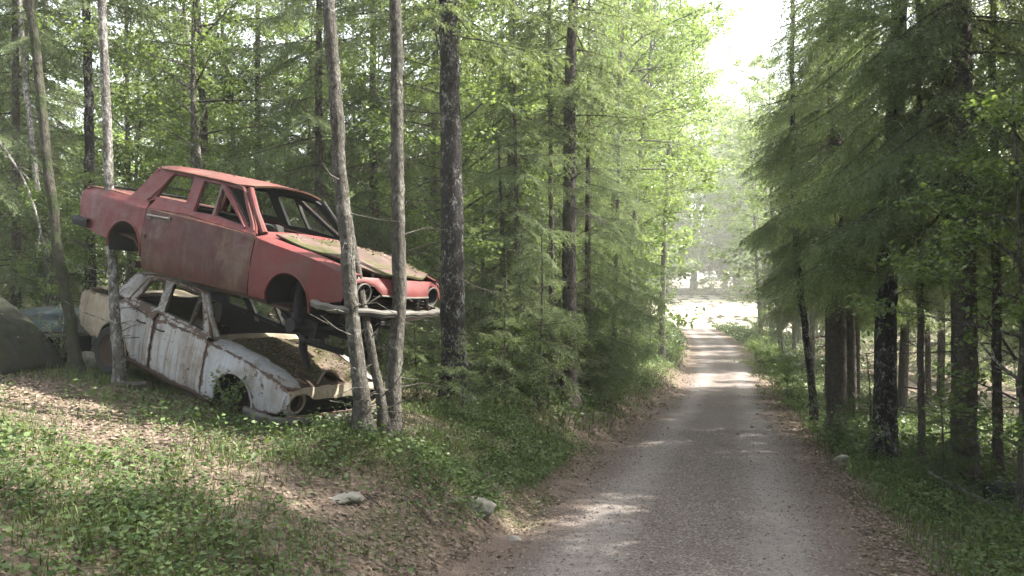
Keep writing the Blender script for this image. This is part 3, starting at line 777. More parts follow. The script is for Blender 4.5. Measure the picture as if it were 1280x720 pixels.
def make_teal_car():
    e = empty('wrecked_car', (-6.35, 10.3, float(ground_z(-6.4, 10.3))-.12), (0, rad(16), rad(-66)))
    tag(e, 'dark teal wreck with open engine bay, between the dark rounded wreck and the white tail', 'car')
    e.scale = (.8, .8, .8)
    m = MB()
    def hood(x, y):
        return (x, y, .88+.09*(1-(y/.62)**2)-.10*max(0, (x-.1)/.7)**2)
    bm_obj('hood', panel_bm([(-.6, -.6), (.45, -.6), (.62, -.5), (.66, 0), (.62, .5), (.45, .6), (-.6, .6)], [], hood, .07, .02, (0, 0, 1)), M['teal'], e)
    m.grid(lambda y, z: (.68+.03*(1-(y/.6)**2)-.02*(z-.6), y, z), np.linspace(-.62, .62, 12), np.linspace(.62, .84, 4)); m.build('nose_panel', M['teal'], e, solid=.012)
    g = MB(); g.grid(lambda y, z: (.62, y, z), np.linspace(-.6, .6, 8), np.linspace(.25, .64, 4)); g.build('grille', M['dark'], e, solid=.02)
    t = MB(); t.box((.74, -.12, .60), (.03, .62, .07)); t.build('trim_strip', M['rust_pale'], e)
    for sg in (-1, 1):
        ol = [(-1.0, .25), (-1.0, .85), (-.6, .90), (.3, .87), (.62, .80), (.66, .5), (.5, .35), (.32, .34)]+arc(0, .34, .32, 0, 180, 14)+[(-.4, .25)]
        bm_obj('front_fender', panel_bm(ol, [], lambda x, z: (x, sg*(.74-.04*max(0, z-.6)), z), .07, .014, (0, sg, 0)), M['teal'], e)
        make_headlight(e, (.68, sg*.5, .50), .085, M['rust'], M['dark'])
    f = MB(); f.grid(lambda x, y: (x, y, .28), np.linspace(-1.4, .6, 6), np.linspace(-.7, .7, 4)); f.build('floor_pan', M['dark'], e, solid=.03)
    return e

def make_dark_car():
    # only its rounded front corner reaches into the picture
    e = empty('wrecked_car', (-6.95, 9.15, float(ground_z(-6.95, 9.15))), (0, rad(6), rad(-8)))
    tag(e, 'dull dark green rounded wreck cut by the left edge, its sloping fender touching the litter', 'car')
    prof = spline([(-1.0, 1.36), (-.55, 1.25), (-.15, 1.02), (.25, .82), (.62, .62), (.95, .34), (1.12, .10), (1.13, .02)], 30)
    top = lambda x: float(np.interp(x, prof[:, 0], prof[:, 1]))
    for sg in (-1, 1):
        ol = [tuple(p) for p in prof]+[(.95, .0), (.80, .0)]+arc(.27, .02, .50, 0, 180, 16)+[(-.6, .02), (-1.0, .02)]
        def mp(x, z, sg=sg):
            k = max(0., min(1., (top(x)-z)/.45)); return (x, sg*(.46+.30*math.sin(k*PI/2)**.8), z)
        bm_obj('front_fender', panel_bm(ol, [], mp, .05, .014, (0, sg, .3)), M['darkgrey'], e)
        wl = [(.27+.505*math.cos(t), .02+.505*math.sin(t)) for t in np.linspace(0, PI, 20)]
        m = MB(); m.grid(lambda i, v: (wl[int(i)][0], mp(*wl[int(i)])[1]-sg*v, wl[int(i)][1]), range(20), (0, .1, .35)); m.grid(lambda i, v: (.27+(wl[int(i)][0]-.27)*v, sg*.35, .02+(wl[int(i)][1]-.02)*v), range(20), (1, .02)); m.build('wheel_well', M['dark'], e); MB().tube([(x, mp(x, z)[1]+sg*.006, z) for x, z in wl], .016, 6).build('arch_lip', M['rust'], e)
    h = MB(); h.grid(lambda i, y: (prof[int(i)][0], y, prof[int(i)][1]+.05*(1-(y/.47)**2)), range(30), np.linspace(-.47, .47, 11)); h.build('hood', M['darkgrey'], e, solid=.015)
    b = MB()
    bp = [(-3.0, .55), (-2.6, 1.05), (-2.0, 1.42), (-1.5, 1.50), (-1.02, 1.36)]
    bp = spline(bp, 16)
    b.grid(lambda i, y: (bp[int(i)][0], y, bp[int(i)][1]-.10*(abs(y)/.6)**3), range(16), np.linspace(-.6, .6, 11)); b.build('roof', M['darkgrey'], e, solid=.02)
    for sg in (-1, 1):
        bm_obj('side_panel', panel_bm([(-3.0, .1), (-3.0, .52), (-2.6, .86), (-1.02, .86), (-1.02, .1)], [], lambda x, z: (x, sg*.68, z), .1, .015, (0, sg, 0)), M['darkgrey'], e)
        for x0, x1 in ((-1.03, -1.25), (-1.85, -1.85), (-2.5, -2.3)):
            MB().tube([(x0, sg*.66, .86), (x1, sg*.58, float(np.interp(x1, bp[:, 0], bp[:, 1]))-.08)], .03, 6).build('window_pillar', M['darkgrey'], e)
    return e
make_teal_car(); dark_car = make_dark_car()

# ------------------------------------------------------------------ trees
def rot_z(V, a):
    c, s = math.cos(a), math.sin(a); R = np.array([[c, s, 0], [-s, c, 0], [0, 0, 1.]]); return V @ R
def rot_y(V, a):   # positive lifts +x upward
    c, s = math.cos(a), math.sin(a); R = np.array([[c, 0, s], [0, 1, 0], [-s, 0, c]]); return V @ R

def tri_tube(pts, r0, r1):
    V, F = tube_arrays(pts, np.linspace(r0, r1, len(pts)), 3)
    return V, np.concatenate([F[:, :3], F[:, [0, 2, 3]]])

class Crown:
    def __init__(s): s.V = []; s.F = []; s.M = []; s.n = 0
    def add(s, V, F, mi):
        s.V.append(V); s.F.append(F+s.n); s.n += len(V)
        s.M.append(np.full(len(F), mi, np.int32) if np.isscalar(mi) else mi)
    def arrays(s): return np.concatenate(s.V), np.concatenate(s.F), np.concatenate(s.M)
    def mesh(s, name, mats):
        V, F, MI = s.arrays()
        me = np_mesh(name, V, F)
        for m in mats: me.materials.append(m)
        me.polygons.foreach_set('material_index', MI[:len(me.polygons)])
        return me

def needles(p0, p1, rng, step, ln, wd, out):
    """needle tufts along the twig p0-p1: thin triangles, two per step"""
    d = p1-p0; L = np.linalg.norm(d); d = d/(L+1e-9)
    n = max(1, int(L/step))
    t = (np.arange(n)+rng.random(n))/n
    P = p0+np.outer(t*L, d)
    side = np.cross(d, (0, 0, 1.)); side /= np.linalg.norm(side)+1e-9
    up = np.cross(side, d)
    for sg in (-1, 1):
        k = rng.normal(0, .35, n)
        dirv = d*.75+np.outer(np.ones(n)*sg*.62, side)+np.outer(k, up)
        dirv /= np.linalg.norm(dirv, axis=1)[:, None]
        l = ln*(.7+.6*rng.random(n))
        w = np.outer(np.ones(n), d)*wd+np.outer(rng.normal(0, wd*.6, n), up)
        out.append(np.stack([P, P+w, P+dirv*l[:, None]+w*.5], 1))
    # tip
    out.append(np.array([[p1-side*wd*.5, p1+side*wd*.5, p1+d*ln*.8]]))

def spruce_branch(L, seed, lod=0, droop=.32, dead=False):
    rng = np.random.default_rng(seed)
    N = 12; t = np.linspace(0, 1, N)
    wig = rng.normal(0, .02, N).cumsum()*L*.5
    ax = np.stack([L*t, wig, -droop*L*t**1.5+.10*L*t**4], 1)
    at = lambda u: np.array([np.interp(u, t, ax[:, k]) for k in range(3)])
    out = []; C = Crown()
    V, F = tri_tube(ax, .006+.006*L, .003); C.add(V, F, 1)
    step = (.075, .11, .17)[lod]; nst = (.043, .06, .12)[lod]; ln = (.05, .08, .14)[lod]; wd = (.017, .023, .04)[lod]
    u = .10+.1*rng.random()
    while u < 1:
        for sg in (-1, 1):
            if rng.random() < (.55 if dead else .22): continue
            l = (.30*L*(1-u)**.75+.10)*(.6+.6*rng.random())*(1.25 if u > .3 else .5+2.5*u)
            a = rad(rng.uniform(38, 66))*sg
            p = at(u); q0 = at(min(1, u+.02)); dr = q0-p; dr /= np.linalg.norm(dr)+1e-9
            base = np.array([dr[0]*math.cos(a)-dr[1]*math.sin(a), dr[0]*math.sin(a)+dr[1]*math.cos(a), dr[2]*.6])
            K = 3 if lod == 0 else 2
            tp = [p+base*l*v+np.array((0, 0, -(.35+.3*rng.random())*l*v**1.7)) for v in np.linspace(0, 1, K+1)]
            if dead:
                V, F = tri_tube(np.array(tp), .004, .002); C.add(V, F, 1); continue
            if lod == 0:
                V, F = tri_tube(np.array(tp), .0045, .002); C.add(V, F, 1)
            for i in range(K):
                needles(tp[i], tp[i+1], rng, nst, ln, wd, out)
                if lod < 2 and l > .22:
                    m = max(1, int(np.linalg.norm(tp[i+1]-tp[i])/(.085 if lod == 0 else .13)))
                    for j in range(m):
                        for s2 in (-1, 1):
                            if rng.random() < .25: continue
                            f = (j+rng.random())/m; r = tp[i]+(tp[i+1]-tp[i])*f
                            dd = tp[i+1]-tp[i]; dd /= np.linalg.norm(dd)
                            b = rad(rng.uniform(35, 60))*s2
                            e = np.array([dd[0]*math.cos(b)-dd[1]*math.sin(b), dd[0]*math.sin(b)+dd[1]*math.cos(b), dd[2]-.25*rng.random()])
                            needles(r, r+e*l*rng.uniform(.22, .38), rng, nst, ln, wd, out)
        u += step/L*(.7+.6*rng.random())
    if not dead:
        needles(at(.55), at(1.), rng, nst*.6, ln, wd, out)
    if out:
        T = np.concatenate(out); n = len(T)
        C.add(T.reshape(-1, 3), np.arange(3*n).reshape(-1, 3), 0)
    return C.arrays()

BR = {}
def branch_lib(lod, droop, dead=False):
    k = (lod, droop, dead)
    if k not in BR:
        BR[k] = [spruce_branch(L, 100+i*7+lod, lod, droop, dead) for i, L in enumerate((1.0, 1.5, 2.0, 2.6))]
    return BR[k]

def spruce_crown(name, H, zlow, Lmax, seed, lod=0, droop=.32, per=5, gap=.34, dead_from=.8, mats=None, ztop_full=9.):
    rng = np.random.default_rng(seed); C = Crown()
    lens = (1.0, 1.5, 2.0, 2.6)
    z = dead_from
    while z < H-.2:
        live = z >= zlow
        k = max(.05, (H-z)/(H-min(zlow, H*.3)))
        L = Lmax*min(1, k)**.75*(.75+.4*rng.random())
        hi = z > ztop_full
        n = per if not hi else max(3, per-2)
        if not live: n = rng.integers(1, 3)
        a0 = rng.random()*2*PI
        for i in range(n):
            a = a0+2*PI*i/n+rng.normal(0, .3)
            l = L*(.7+.5*rng.random())
            if not live: l = rng.uniform(.5, 1.5)
            lib = branch_lib(2 if (hi and lod < 2) else lod, droop, not live) if live else branch_lib(0, .2, True)
            j = int(np.argmin([abs(l-x) for x in lens]))
            V, F, MI = lib[j]
            s = l/lens[j]
            V = V*s
            V = rot_y(V, rad(rng.normal(-6 if live else 0, 9)+22*(z/H)**2))
            V = rot_z(V, a)+np.array((0, 0, z+rng.normal(0, .08)))
            C.add(V, F, MI)
        z += gap*(.7+.6*rng.random())*(1 if live else 1.4)*(1.35 if hi else 1)
    return C.mesh(name, mats)

def leaf_tris(P, rng, size, flat=.5, aspect=.62):
    n = len(P)
    d = rng.normal(0, 1, (n, 3)); d[:, 2] = d[:, 2]*flat-.15; d /= np.linalg.norm(d, axis=1)[:, None]
    up = rng.normal(0, .55, (n, 3))+np.array((0, 0, 1.)); s = np.cross(d, up); s /= np.linalg.norm(s, axis=1)[:, None]+1e-9
    nn = np.cross(s, d)
    l = (size*(.65+.7*rng.random(n)))[:, None]; w = l*aspect*.5
    a = P; c = P+d*l; m = P+d*l*.45-nn*l*.05
    V = np.stack([a, m+s*w+nn*l*.08, c, m-s*w+nn*l*.08], 1).reshape(-1, 3)
    i = np.arange(n)[:, None]*4
    F = np.concatenate([i+np.array([[0, 1, 2]]), i+np.array([[0, 2, 3]])])
    return V, F

def broad_crown(name, H, zlow, R, seed, nlimb, nleaf, size, mats, spread=.38, flat=.5, shape=1.):
    rng = np.random.default_rng(seed); C = Crown(); pts = []; wts = []
    for i in range(nlimb):
        z = zlow+(H-zlow)*((i+rng.random())/nlimb)
        k = (z-zlow)/(H-zlow)
        r = R*(math.sin(PI*min(1, .22+.74*k))**shape)*(.6+.6*rng.random())+.15
        a = i*2.4+rng.normal(0, .4); el = rad(rng.uniform(5, 50))
        d = np.array((math.cos(a)*math.cos(el), math.sin(a)*math.cos(el), math.sin(el)))
        n = 6; t = np.linspace(0, 1, n)
        P = np.array((0, 0, z))+np.outer(t*r, d)+np.stack([rng.normal(0, .05, n).cumsum()*r*.5, rng.normal(0, .05, n).cumsum()*r*.5, -.12*r*t**2], 1)
        V, F = tri_tube(P, .008+.010*r, .003); C.add(V, F, 1)
        for _ in range(int(3+r*3)):
            u = rng.uniform(.3, 1.); p = P[0]+0
            p = np.array([np.interp(u, t, P[:, q]) for q in range(3)])
            e = rng.normal(0, 1, 3); e[2] *= .5; e += d*.8; e /= np.linalg.norm(e)
            q = p+e*r*rng.uniform(.2, .45)
            V, F = tri_tube(np.array([p, (p+q)/2+(0, 0, .02), q]), .005, .002); C.add(V, F, 1)
            m = 9
            for v in np.linspace(.3, 1.05, m): pts.append(p+(q-p)*v); wts.append(1.)
        for v in np.linspace(.5, 1.05, 8): pts.append(np.array([np.interp(min(v, 1), t, P[:, q]) for q in range(3)])); wts.append(.7)
    pts = np.array(pts); wts = np.array(wts)/np.sum(wts)
    idx = rng.choice(len(pts), nleaf, p=wts)
    P = pts[idx]+rng.normal(0, .085, (nleaf, 3))*np.array((1, 1, .7))
    V, F = leaf_tris(P, rng, size, flat); C.add(V, F, 0)
    return C.mesh(name, mats)

def trunk_mesh(name, H, r0, r1=.015, seed=0, lean=(0, 0), bend=.1, seg=10, flare=1.35, path=None):
    rng = np.random.default_rng(seed)
    n = max(10, int(H*2.2)); t = np.linspace(0, 1, n)
    if path is not None:
        P = spline(path, n)
    else:
        P = np.stack([lean[0]*t*H+bend*np.sin(t*3+seed), lean[1]*t*H+bend*np.sin(t*2.3+seed*2), t*H], 1)
        P[:, :2] -= P[0, :2]
    P[0, 2] -= .25
    zz = P[:, 2]-P[0, 2]
    r = r0+(r1-r0)*t; r *= 1+(flare-1)*np.exp(-zz/.35)
    r *= 1+rng.normal(0, .025, n)
    if path is not None:
        m = n*4; tt = np.linspace(0, 1, m); P = np.stack([np.interp(tt, t, P[:, k]) for k in range(3)], 1); r = np.interp(tt, t, r)
        P[:, :2] += np.stack([np.convolve(rng.normal(0, .012, m), np.ones(5)/5, 'same') for _ in (0, 1)], 1)
        r = r0*(1-.72*np.clip(P[:, 2]/max(14., P[-1, 2]), 0, 1))*(1+.3*np.exp(-np.clip(P[:, 2], 0, 9)/.3))*(1+rng.normal(0, .02, m))
        V, F = tube_arrays(P, r, seg, noise=.035, rng=rng)
        th = np.tile(np.arange(seg)/seg*2*PI, m); cz = np.repeat(P, seg, 0); zz = np.clip(cz[:, 2]+.02, 0, 9)
        k = .75*np.exp(-zz/.16)*(.5+.5*np.sin(3*th+seed)*np.sin(2*th+seed*1.7))
        V = V+(V-cz)*np.array((1, 1, 0))*k[:, None]
        VV = [V]; FF = [np.concatenate([F[:, :3], F[:, [0, 2, 3]]])]; k0 = len(V)
        for _ in range(26):      # broken dead twigs and knots
            i = int(rng.integers(m//12, int(m*.55))); a = rng.uniform(0, 2*PI); d = np.array((math.cos(a), math.sin(a), rng.uniform(-.3, .5)))
            L = rng.choice((.05, .1, .25, .55)); q = P[i]+d*r[i]*.8
            v, f = tri_tube(np.array([q, q+d*L*.5+(0, 0, .01), q+d*L+(0, 0, rng.uniform(-.08, .06)*L*3)]), .012 if L < .2 else .008, .003)
            VV.append(v); FF.append(f+k0); k0 += len(v)
        return np_mesh(name, np.concatenate(VV), np.concatenate(FF), True)
    V, F = tube_arrays(P, r, seg, noise=.02, rng=rng)
    return np_mesh(name, V, F, True)

SO = [M['needle_olive'], M['bark_dark']]; SP = [M['needle'], M['bark_dark']]; LF = [M['leaf'], M['bark_grey']]; LD = [M['leaf_dark'], M['bark_grey']]; SL = [M['needle_light'], M['bark_dark']]
CR = {
 'S1': spruce_crown('spruce_crown', 17, 2.5, 2.8, 1, 0, .34, 5, .40, 1.0, SP),
 'S2': spruce_crown('spruce_crown', 18, 3.4, 2.5, 2, 0, .38, 4, .38, .8, SP),
 'S3': spruce_crown('spruce_crown', 14, .9, 2.3, 3, 0, .30, 4, .42, .5, SO),
 'S4': spruce_crown('spruce_crown', 16, 5.5, 2.2, 4, 1, .34, 4, .42, .7, SP),
 'S5': spruce_crown('spruce_crown', 15, 1.2, 2.4, 5, 1, .32, 5, .38, .6, SP),
 'Y1': spruce_crown('young_spruce_crown', 3.2, .25, 1.15, 6, 0, .10, 5, .22, .2, SL),
 'Y2': spruce_crown('young_spruce_crown', 5.0, .4, 1.5, 7, 0, .16, 5, .25, .3, SP),
 'D1': broad_crown('broadleaf_crown', 12, 3.0, 2.3, 21, 40, 15000, .085, LF),
 'D2': broad_crown('broadleaf_crown', 10, 1.8, 2.1, 22, 40, 15000, .08, LF),
 'D3': broad_crown('broadleaf_crown', 14, 5.0, 2.3, 23, 36, 12000, .09, LF),
 'B1': broad_crown('bush_crown', 3.6, .35, 1.3, 24, 26, 6500, .065, LD, shape=.8),
 'B2': broad_crown('bush_crown', 2.2, .15, 1.0, 25, 20, 4500, .06, LD, shape=.7),
 'B3': broad_crown('sapling_crown', 5.0, .8, 1.3, 26, 26, 6500, .07, LF, shape=.8),
 'F1': broad_crown('far_crown', 13, .6, 3.6, 27, 50, 11000, .20, LF, shape=.7),
 'F2': broad_crown('far_crown', 10, .4, 3.2, 28, 44, 9000, .20, LF, shape=.7),
 'H1': broad_crown('birch_crown', 15, 6.0, 1.9, 29, 30, 6000, .07, LF),
}
HEIGHT = dict(S1=17, S2=18, S3=14, S4=16, S5=15, Y1=3.2, Y2=5., D1=12, D2=10, D3=14, B1=3.6, B2=2.2, B3=5., F1=13, F2=10, H1=15)
TRK = {}
def trunk_for(kind, r, var):
    k = (kind, round(r, 3), var)
    if k not in TRK:
        TRK[k] = trunk_mesh('trunk', HEIGHT[kind]*.98, r, .012, seed=var*7+len(kind), bend=.06+.05*(var % 3))
    return TRK[k]

BARK = {'S': 'bark_dark', 'Y': 'bark_dark', 'D': 'bark_grey', 'B': 'bark_grey', 'F': 'bark_grey', 'H': 'bark_birch'}
def tree(name, label, cat, x, y, kind, r=.1, rz=None, sc=1., tilt=(0, 0), group=None, var=0, bark=None, z=None):
    z = float(ground_z(x, y)) if z is None else z
    e = empty(name, (x, y, z-.03), (tilt[0], tilt[1], random.uniform(0, 6.28) if rz is None else rz))
    e.scale = (sc, sc, sc)
    tag(e, label, cat, group)
    me = trunk_for(kind, r, var)
    mat = M[bark or BARK[kind[0]]]
    if not me.materials: me.materials.append(mat)
    elif me.materials[0] != mat:
        me = me.copy(); me.materials.clear(); me.materials.append(mat)
    link('trunk', me, None, e)
    link('crown', CR[kind], None, e)
    return e

def at_px(px, Y): return (px-640)/924*Y, Y

def hero(name, label, cat, Y, pxpts, r0, bark, crown=None, seed=0, group=None, zbase=None, extra=None, top=13., crz=0, cs=1.):
    """a trunk whose lean follows the picture: pxpts = [(px, py)] from base to the top edge"""
    x0 = (pxpts[0][0]-640)/924*Y
    z0 = float(ground_z(x0, Y)) if zbase is None else zbase
    P = [(0, 0, 0)]
    for px, py in pxpts[1:]:
        P.append(((px-640)/924*Y-x0, 0, EYE-(py-360)/924*Y-z0))
    d = (np.array(P[-1])-np.array(P[-2])); d /= max(d[2], .1)
    P.append(tuple(np.array(P[-1])+d*.6*max(1, (top-P[-1][2]))))
    e = empty(name, (x0, Y, z0)); tag(e, label, cat, group)
    link('trunk', trunk_mesh('trunk', P[-1][2], r0, r0*.25, seed, path=P, seg=14, flare=1.3), M[bark], e)
    if extra:
        Y2, pts, r2 = extra
        Q = [((px-640)/924*Y2-x0, Y2-Y, EYE-(py-360)/924*Y2-z0) for px, py in pts]
        o = link('trunk', trunk_mesh('trunk', 6, r2, r2*.6, seed+3, path=Q, seg=12, flare=1.3), M[bark], e)
        o['label'] = 'thinner second stem leaning against the first'
    if crown:
        c = link('crown', CR[crown], None, e); c.location = (P[-2][0]*1.15, 0, 0); c.rotation_euler = (0, 0, crz); c.scale = (cs, cs, 1)
    return e

# trunks that stand close by on the left
hero('birch_tree', 'slender speckled grey birch standing in front of the tail of both stacked cars', 'tree', 8.72, [(151, 478), (146, 420), (139, 300), (134, 150), (127, 0)], .060, 'bark_birch', 'H1', 1)
hero('aspen_tree', 'grey double-stemmed tree in front of the noses of both wrecks', 'tree', 6.9, [(456, 572), (452, 500), (440, 390), (429, 260), (420, 130), (411, 0)], .072, 'bark_grey', 'H1', 2,
     extra=(7.02, [(486, 570), (478, 510), (464, 430), (450, 355), (439, 290), (429, 235), (425, 205)], .043), crz=1)
hero('aspen_tree', 'straight grey trunk before the red hood, between the double-stemmed tree and the black trunk', 'tree', 7.25, [(490, 569), (491, 500), (498, 380), (498, 250), (496, 120), (494, 0)], .076, 'bark_grey', 'H1', 3, crz=2)
hero('pine_tree', 'thick black trunk with a pale sunlit right edge, just right of the red car', 'tree', 11., [(569, 507), (567, 430), (565, 300), (563, 150), (560, 0)], .195, 'bark_black', 'S4', 4, crz=.5)
hero('spruce_tree', 'straight brown trunk among light foliage halfway between the black trunk and the road', 'tree', 14., [(712, 480), (712, 330), (712, 150), (717, 0)], .155, 'bark_dark', 'S4', 5, crz=2)
hero('spruce_tree', 'thin dark trunk close beside the left of the straight brown trunk', 'tree', 14.3, [(690, 480), (689, 300), (688, 150), (687, 0)], .055, 'bark_dark', 'S4', 6, crz=3)
hero('spruce_tree', 'brown trunk showing behind light branches right of the black trunk', 'tree', 17., [(642, 470), (640, 300), (640, 100), (641, 0)], .15, 'bark_dark', 'S4', 7, crz=4)
hero('aspen_tree', 'mossy leaning trunk standing before the teal wreck', 'tree', 9.25, [(96, 462), (88, 400), (72, 310), (60, 210), (48, 100), (38, 0)], .066, 'bark_moss', 'H1', 8, crz=4)
hero('birch_tree', 'pale thin trunk leaning beside the mossy one, left of the birch', 'tree', 12.5, [(75, 420), (62, 330), (45, 220), (32, 100), (24, 0)], .055, 'bark_birch', 'H1', 9, crz=5)
hero('spruce_tree', 'dark straight trunk behind the tail of the red car', 'tree', 13.5, [(113, 430), (113, 300), (112, 150), (108, 0)], .10, 'bark_black', 'S4', 10, crz=1.3)
hero('birch_tree', 'brightest white birch trunk leaning behind the rear window of the red car', 'tree', 15., [(268, 420), (258, 300), (247, 180), (238, 90), (230, 0)], .065, 'bark_birch', 'H1', 11, crz=1.9)
hero('spruce_tree', 'dark trunk right behind the brightest white birch', 'tree', 16.5, [(258, 420), (256, 200), (252, 100), (247, 0)], .10, 'bark_dark', 'S4', 12, crz=2.4)
hero('birch_tree', 'pale birch trunk leaning left above the roof of the red car', 'tree', 17., [(308, 420), (298, 260), (290, 160), (281, 60), (272, 0)], .065, 'bark_birch', 'H1', 13, crz=.4)
hero('birch_tree', 'very thin pale stem between the speckled birch and the brightest birch', 'tree', 18., [(168, 420), (170, 250), (173, 120), (177, 0)], .045, 'bark_birch', 'H1', 14, crz=3.3)
# trunks close by on the right
hero('spruce_tree', 'thin dark trunk leaning left, first beside the verge right of the road', 'tree', 16.5, [(1020, 500), (1008, 420), (998, 350), (992, 230), (990, 100), (991, 0)], .085, 'bark_black', None, 15)
hero('spruce_tree', 'thick dark spruce trunk right behind the thin leaning one', 'tree', 15., [(1046, 530), (1045, 400), (1043, 200), (1042, 0)], .20, 'bark_dark', 'S2', 16, cs=.85)
hero('spruce_tree', 'thick black spruce trunk standing alone at the edge of the right verge', 'tree', 12.1, [(1106, 575), (1107, 480), (1110, 300), (1118, 150), (1125, 0)], .19, 'bark_black', 'S2', 17, crz=2, cs=.9)
hero('spruce_tree', 'slim dark trunk right of the thick black one, before bright gaps', 'tree', 11.6, [(1152, 590), (1151, 450), (1150, 300), (1148, 0)], .055, 'bark_dark', None, 18)
hero('spruce_tree', 'broad spruce trunk by the dark hollow near the right edge of the photo', 'tree', 10.4, [(1206, 612), (1206, 480), (1206, 300), (1203, 100), (1200, 0)], .17, 'bark_dark', 'S2', 19, crz=1, cs=.85)
hero('spruce_tree', 'slim trunk between the broad spruce trunk and the right edge of the photo', 'tree', 10.9, [(1248, 610), (1246, 450), (1245, 300), (1240, 0)], .07, 'bark_dark', 'S4', 20, crz=2)

# spruces that close the left side of the road with low branches
for px, Y, k, sc, lab in ((628, 13.4, 'Y2', .9, 'small spruce just right of the black trunk'),
        (652, 13.2, 'S3', .62, 'bushy spruce between the black trunk and the brown trunk'),
        (735, 16.5, 'S3', .8, 'spruce with low light branches right behind the straight brown trunk'),
        (766, 21, 'S3', .8, 'drooping spruce near the bend of the left verge'),
        (400, 13.2, 'S3', .9, 'dense green spruce behind the hood of the red car'),
        (470, 14.5, 'S3', 1., 'spruce filling the gap between the two grey trunks'),
        (325, 16.5, 'S5', .9, 'spruce behind the windscreen of the red car'),
        (20, 13., 'S3', .8, 'dark spruce behind the wrecks at the left edge'),
        (540, 17, 'S5', 1., 'spruce close behind the black trunk')):
    x, y = at_px(px, Y); tree('spruce_tree', lab, 'tree', x, y, k, .11, sc=sc, var=int(Y) % 4)
for px, Y, k, sc, lab in ((580, 10.2, 'Y1', .42, 'small bright spruce sapling at the foot of the black trunk'),
        (632, 11.6, 'Y1', .7, 'young spruce with pale new tips right of the black trunk'),
        (672, 12.4, 'Y1', .95, 'young spruce beside the foot of the brown trunk'),
        (522, 10.9, 'Y1', .6, 'young spruce behind the bumper of the red car'),
        (735, 15.8, 'Y2', .62, 'young spruce leaning over the left verge'),
        (1180, 10.0, 'Y1', .55, 'small spruce sapling with flat sprays before the right stand'),
        (1085, 13.2, 'Y1', .6, 'small spruce sapling behind the thick black trunk')):
    x, y = at_px(px, Y); tree('young_spruce', lab, 'young tree', x, y, k, .03, sc=sc, var=int(px) % 3)
for px, Y, k, sc, lab in ((700, 14.6, 'B2', .7, 'leafy bush under the brown trunk'), (745, 17.5, 'B2', .9, 'dark leafy bush on the left verge'),
        (786, 23, 'B2', 1., 'leafy bush at the bend of the left verge'), (640, 12.2, 'B2', .6, 'low bush between young spruces'),
        (815, 33, 'B1', .9, 'big bush beside the far left verge'), (826, 46, 'B1', .9, 'bush at the left corner of the clearing'),
        (950, 30, 'B2', .8, 'sunlit bush on the right verge far down the road'), (965, 24, 'B2', .7, 'leafy bush right of the road bend'),
        (985, 20, 'B2', .6, 'leafy bush under the thin leaning trunk'), (948, 44, 'B1', .7, 'bush at the right corner of the clearing'),
        (60, 12.3, 'B1', .7, 'bush behind the teal wreck'), (130, 12.6, 'B1', .7, 'bush behind the tails of the stacked cars'),
        (230, 13.4, 'B1', .8, 'bush behind the doors of the stacked cars')):
    x, y = at_px(px, Y); tree('bush', lab, 'bush', x, y, k, .02, sc=sc, var=int(px) % 3)

placed = []
x, y = 5.9, 8.6; tree('broadleaf_sapling', 'leafy sapling with light flat sprays at the right edge before the dark spruces', 'young tree', x, y, 'B3', .03, sc=1., var=1); placed.append((x, y))
def along(s, y): return float(road_x(y))+s/COSR, y
def free(x, y, d):
    for a, b in placed:
        if (a-x)**2+(b-y)**2 < d*d: return False
    placed.append((x, y)); return True
rg = random.Random(5)
def scatter(n, s0, s1, y0, y1, kinds, name, label, cat, group, dmin=1.3, r=(.06, .14), scr=(.85, 1.1), ok=None):
    c = 0; tries = 0
    while c < n and tries < n*60:
        tries += 1
        y = rg.uniform(y0, y1); s = rg.uniform(s0, s1); x, y = along(s, y)
        if ok and not ok(x, y): continue
        if not free(x, y, dmin): continue
        k = rg.choice(kinds)
        nm = name if name != 'mixed_tree' else ('spruce_tree' if k[0] == 'S' else 'broadleaf_tree')
        tree(nm, label, cat, x, y, k, rg.choice((r[0], (r[0]+r[1])/2, r[1])), rz=rg.uniform(0, 6.28), sc=rg.uniform(*scr), tilt=(rg.gauss(0, .02), rg.gauss(0, .02)), group=group, var=rg.randrange(4), bark=None)
        c += 1
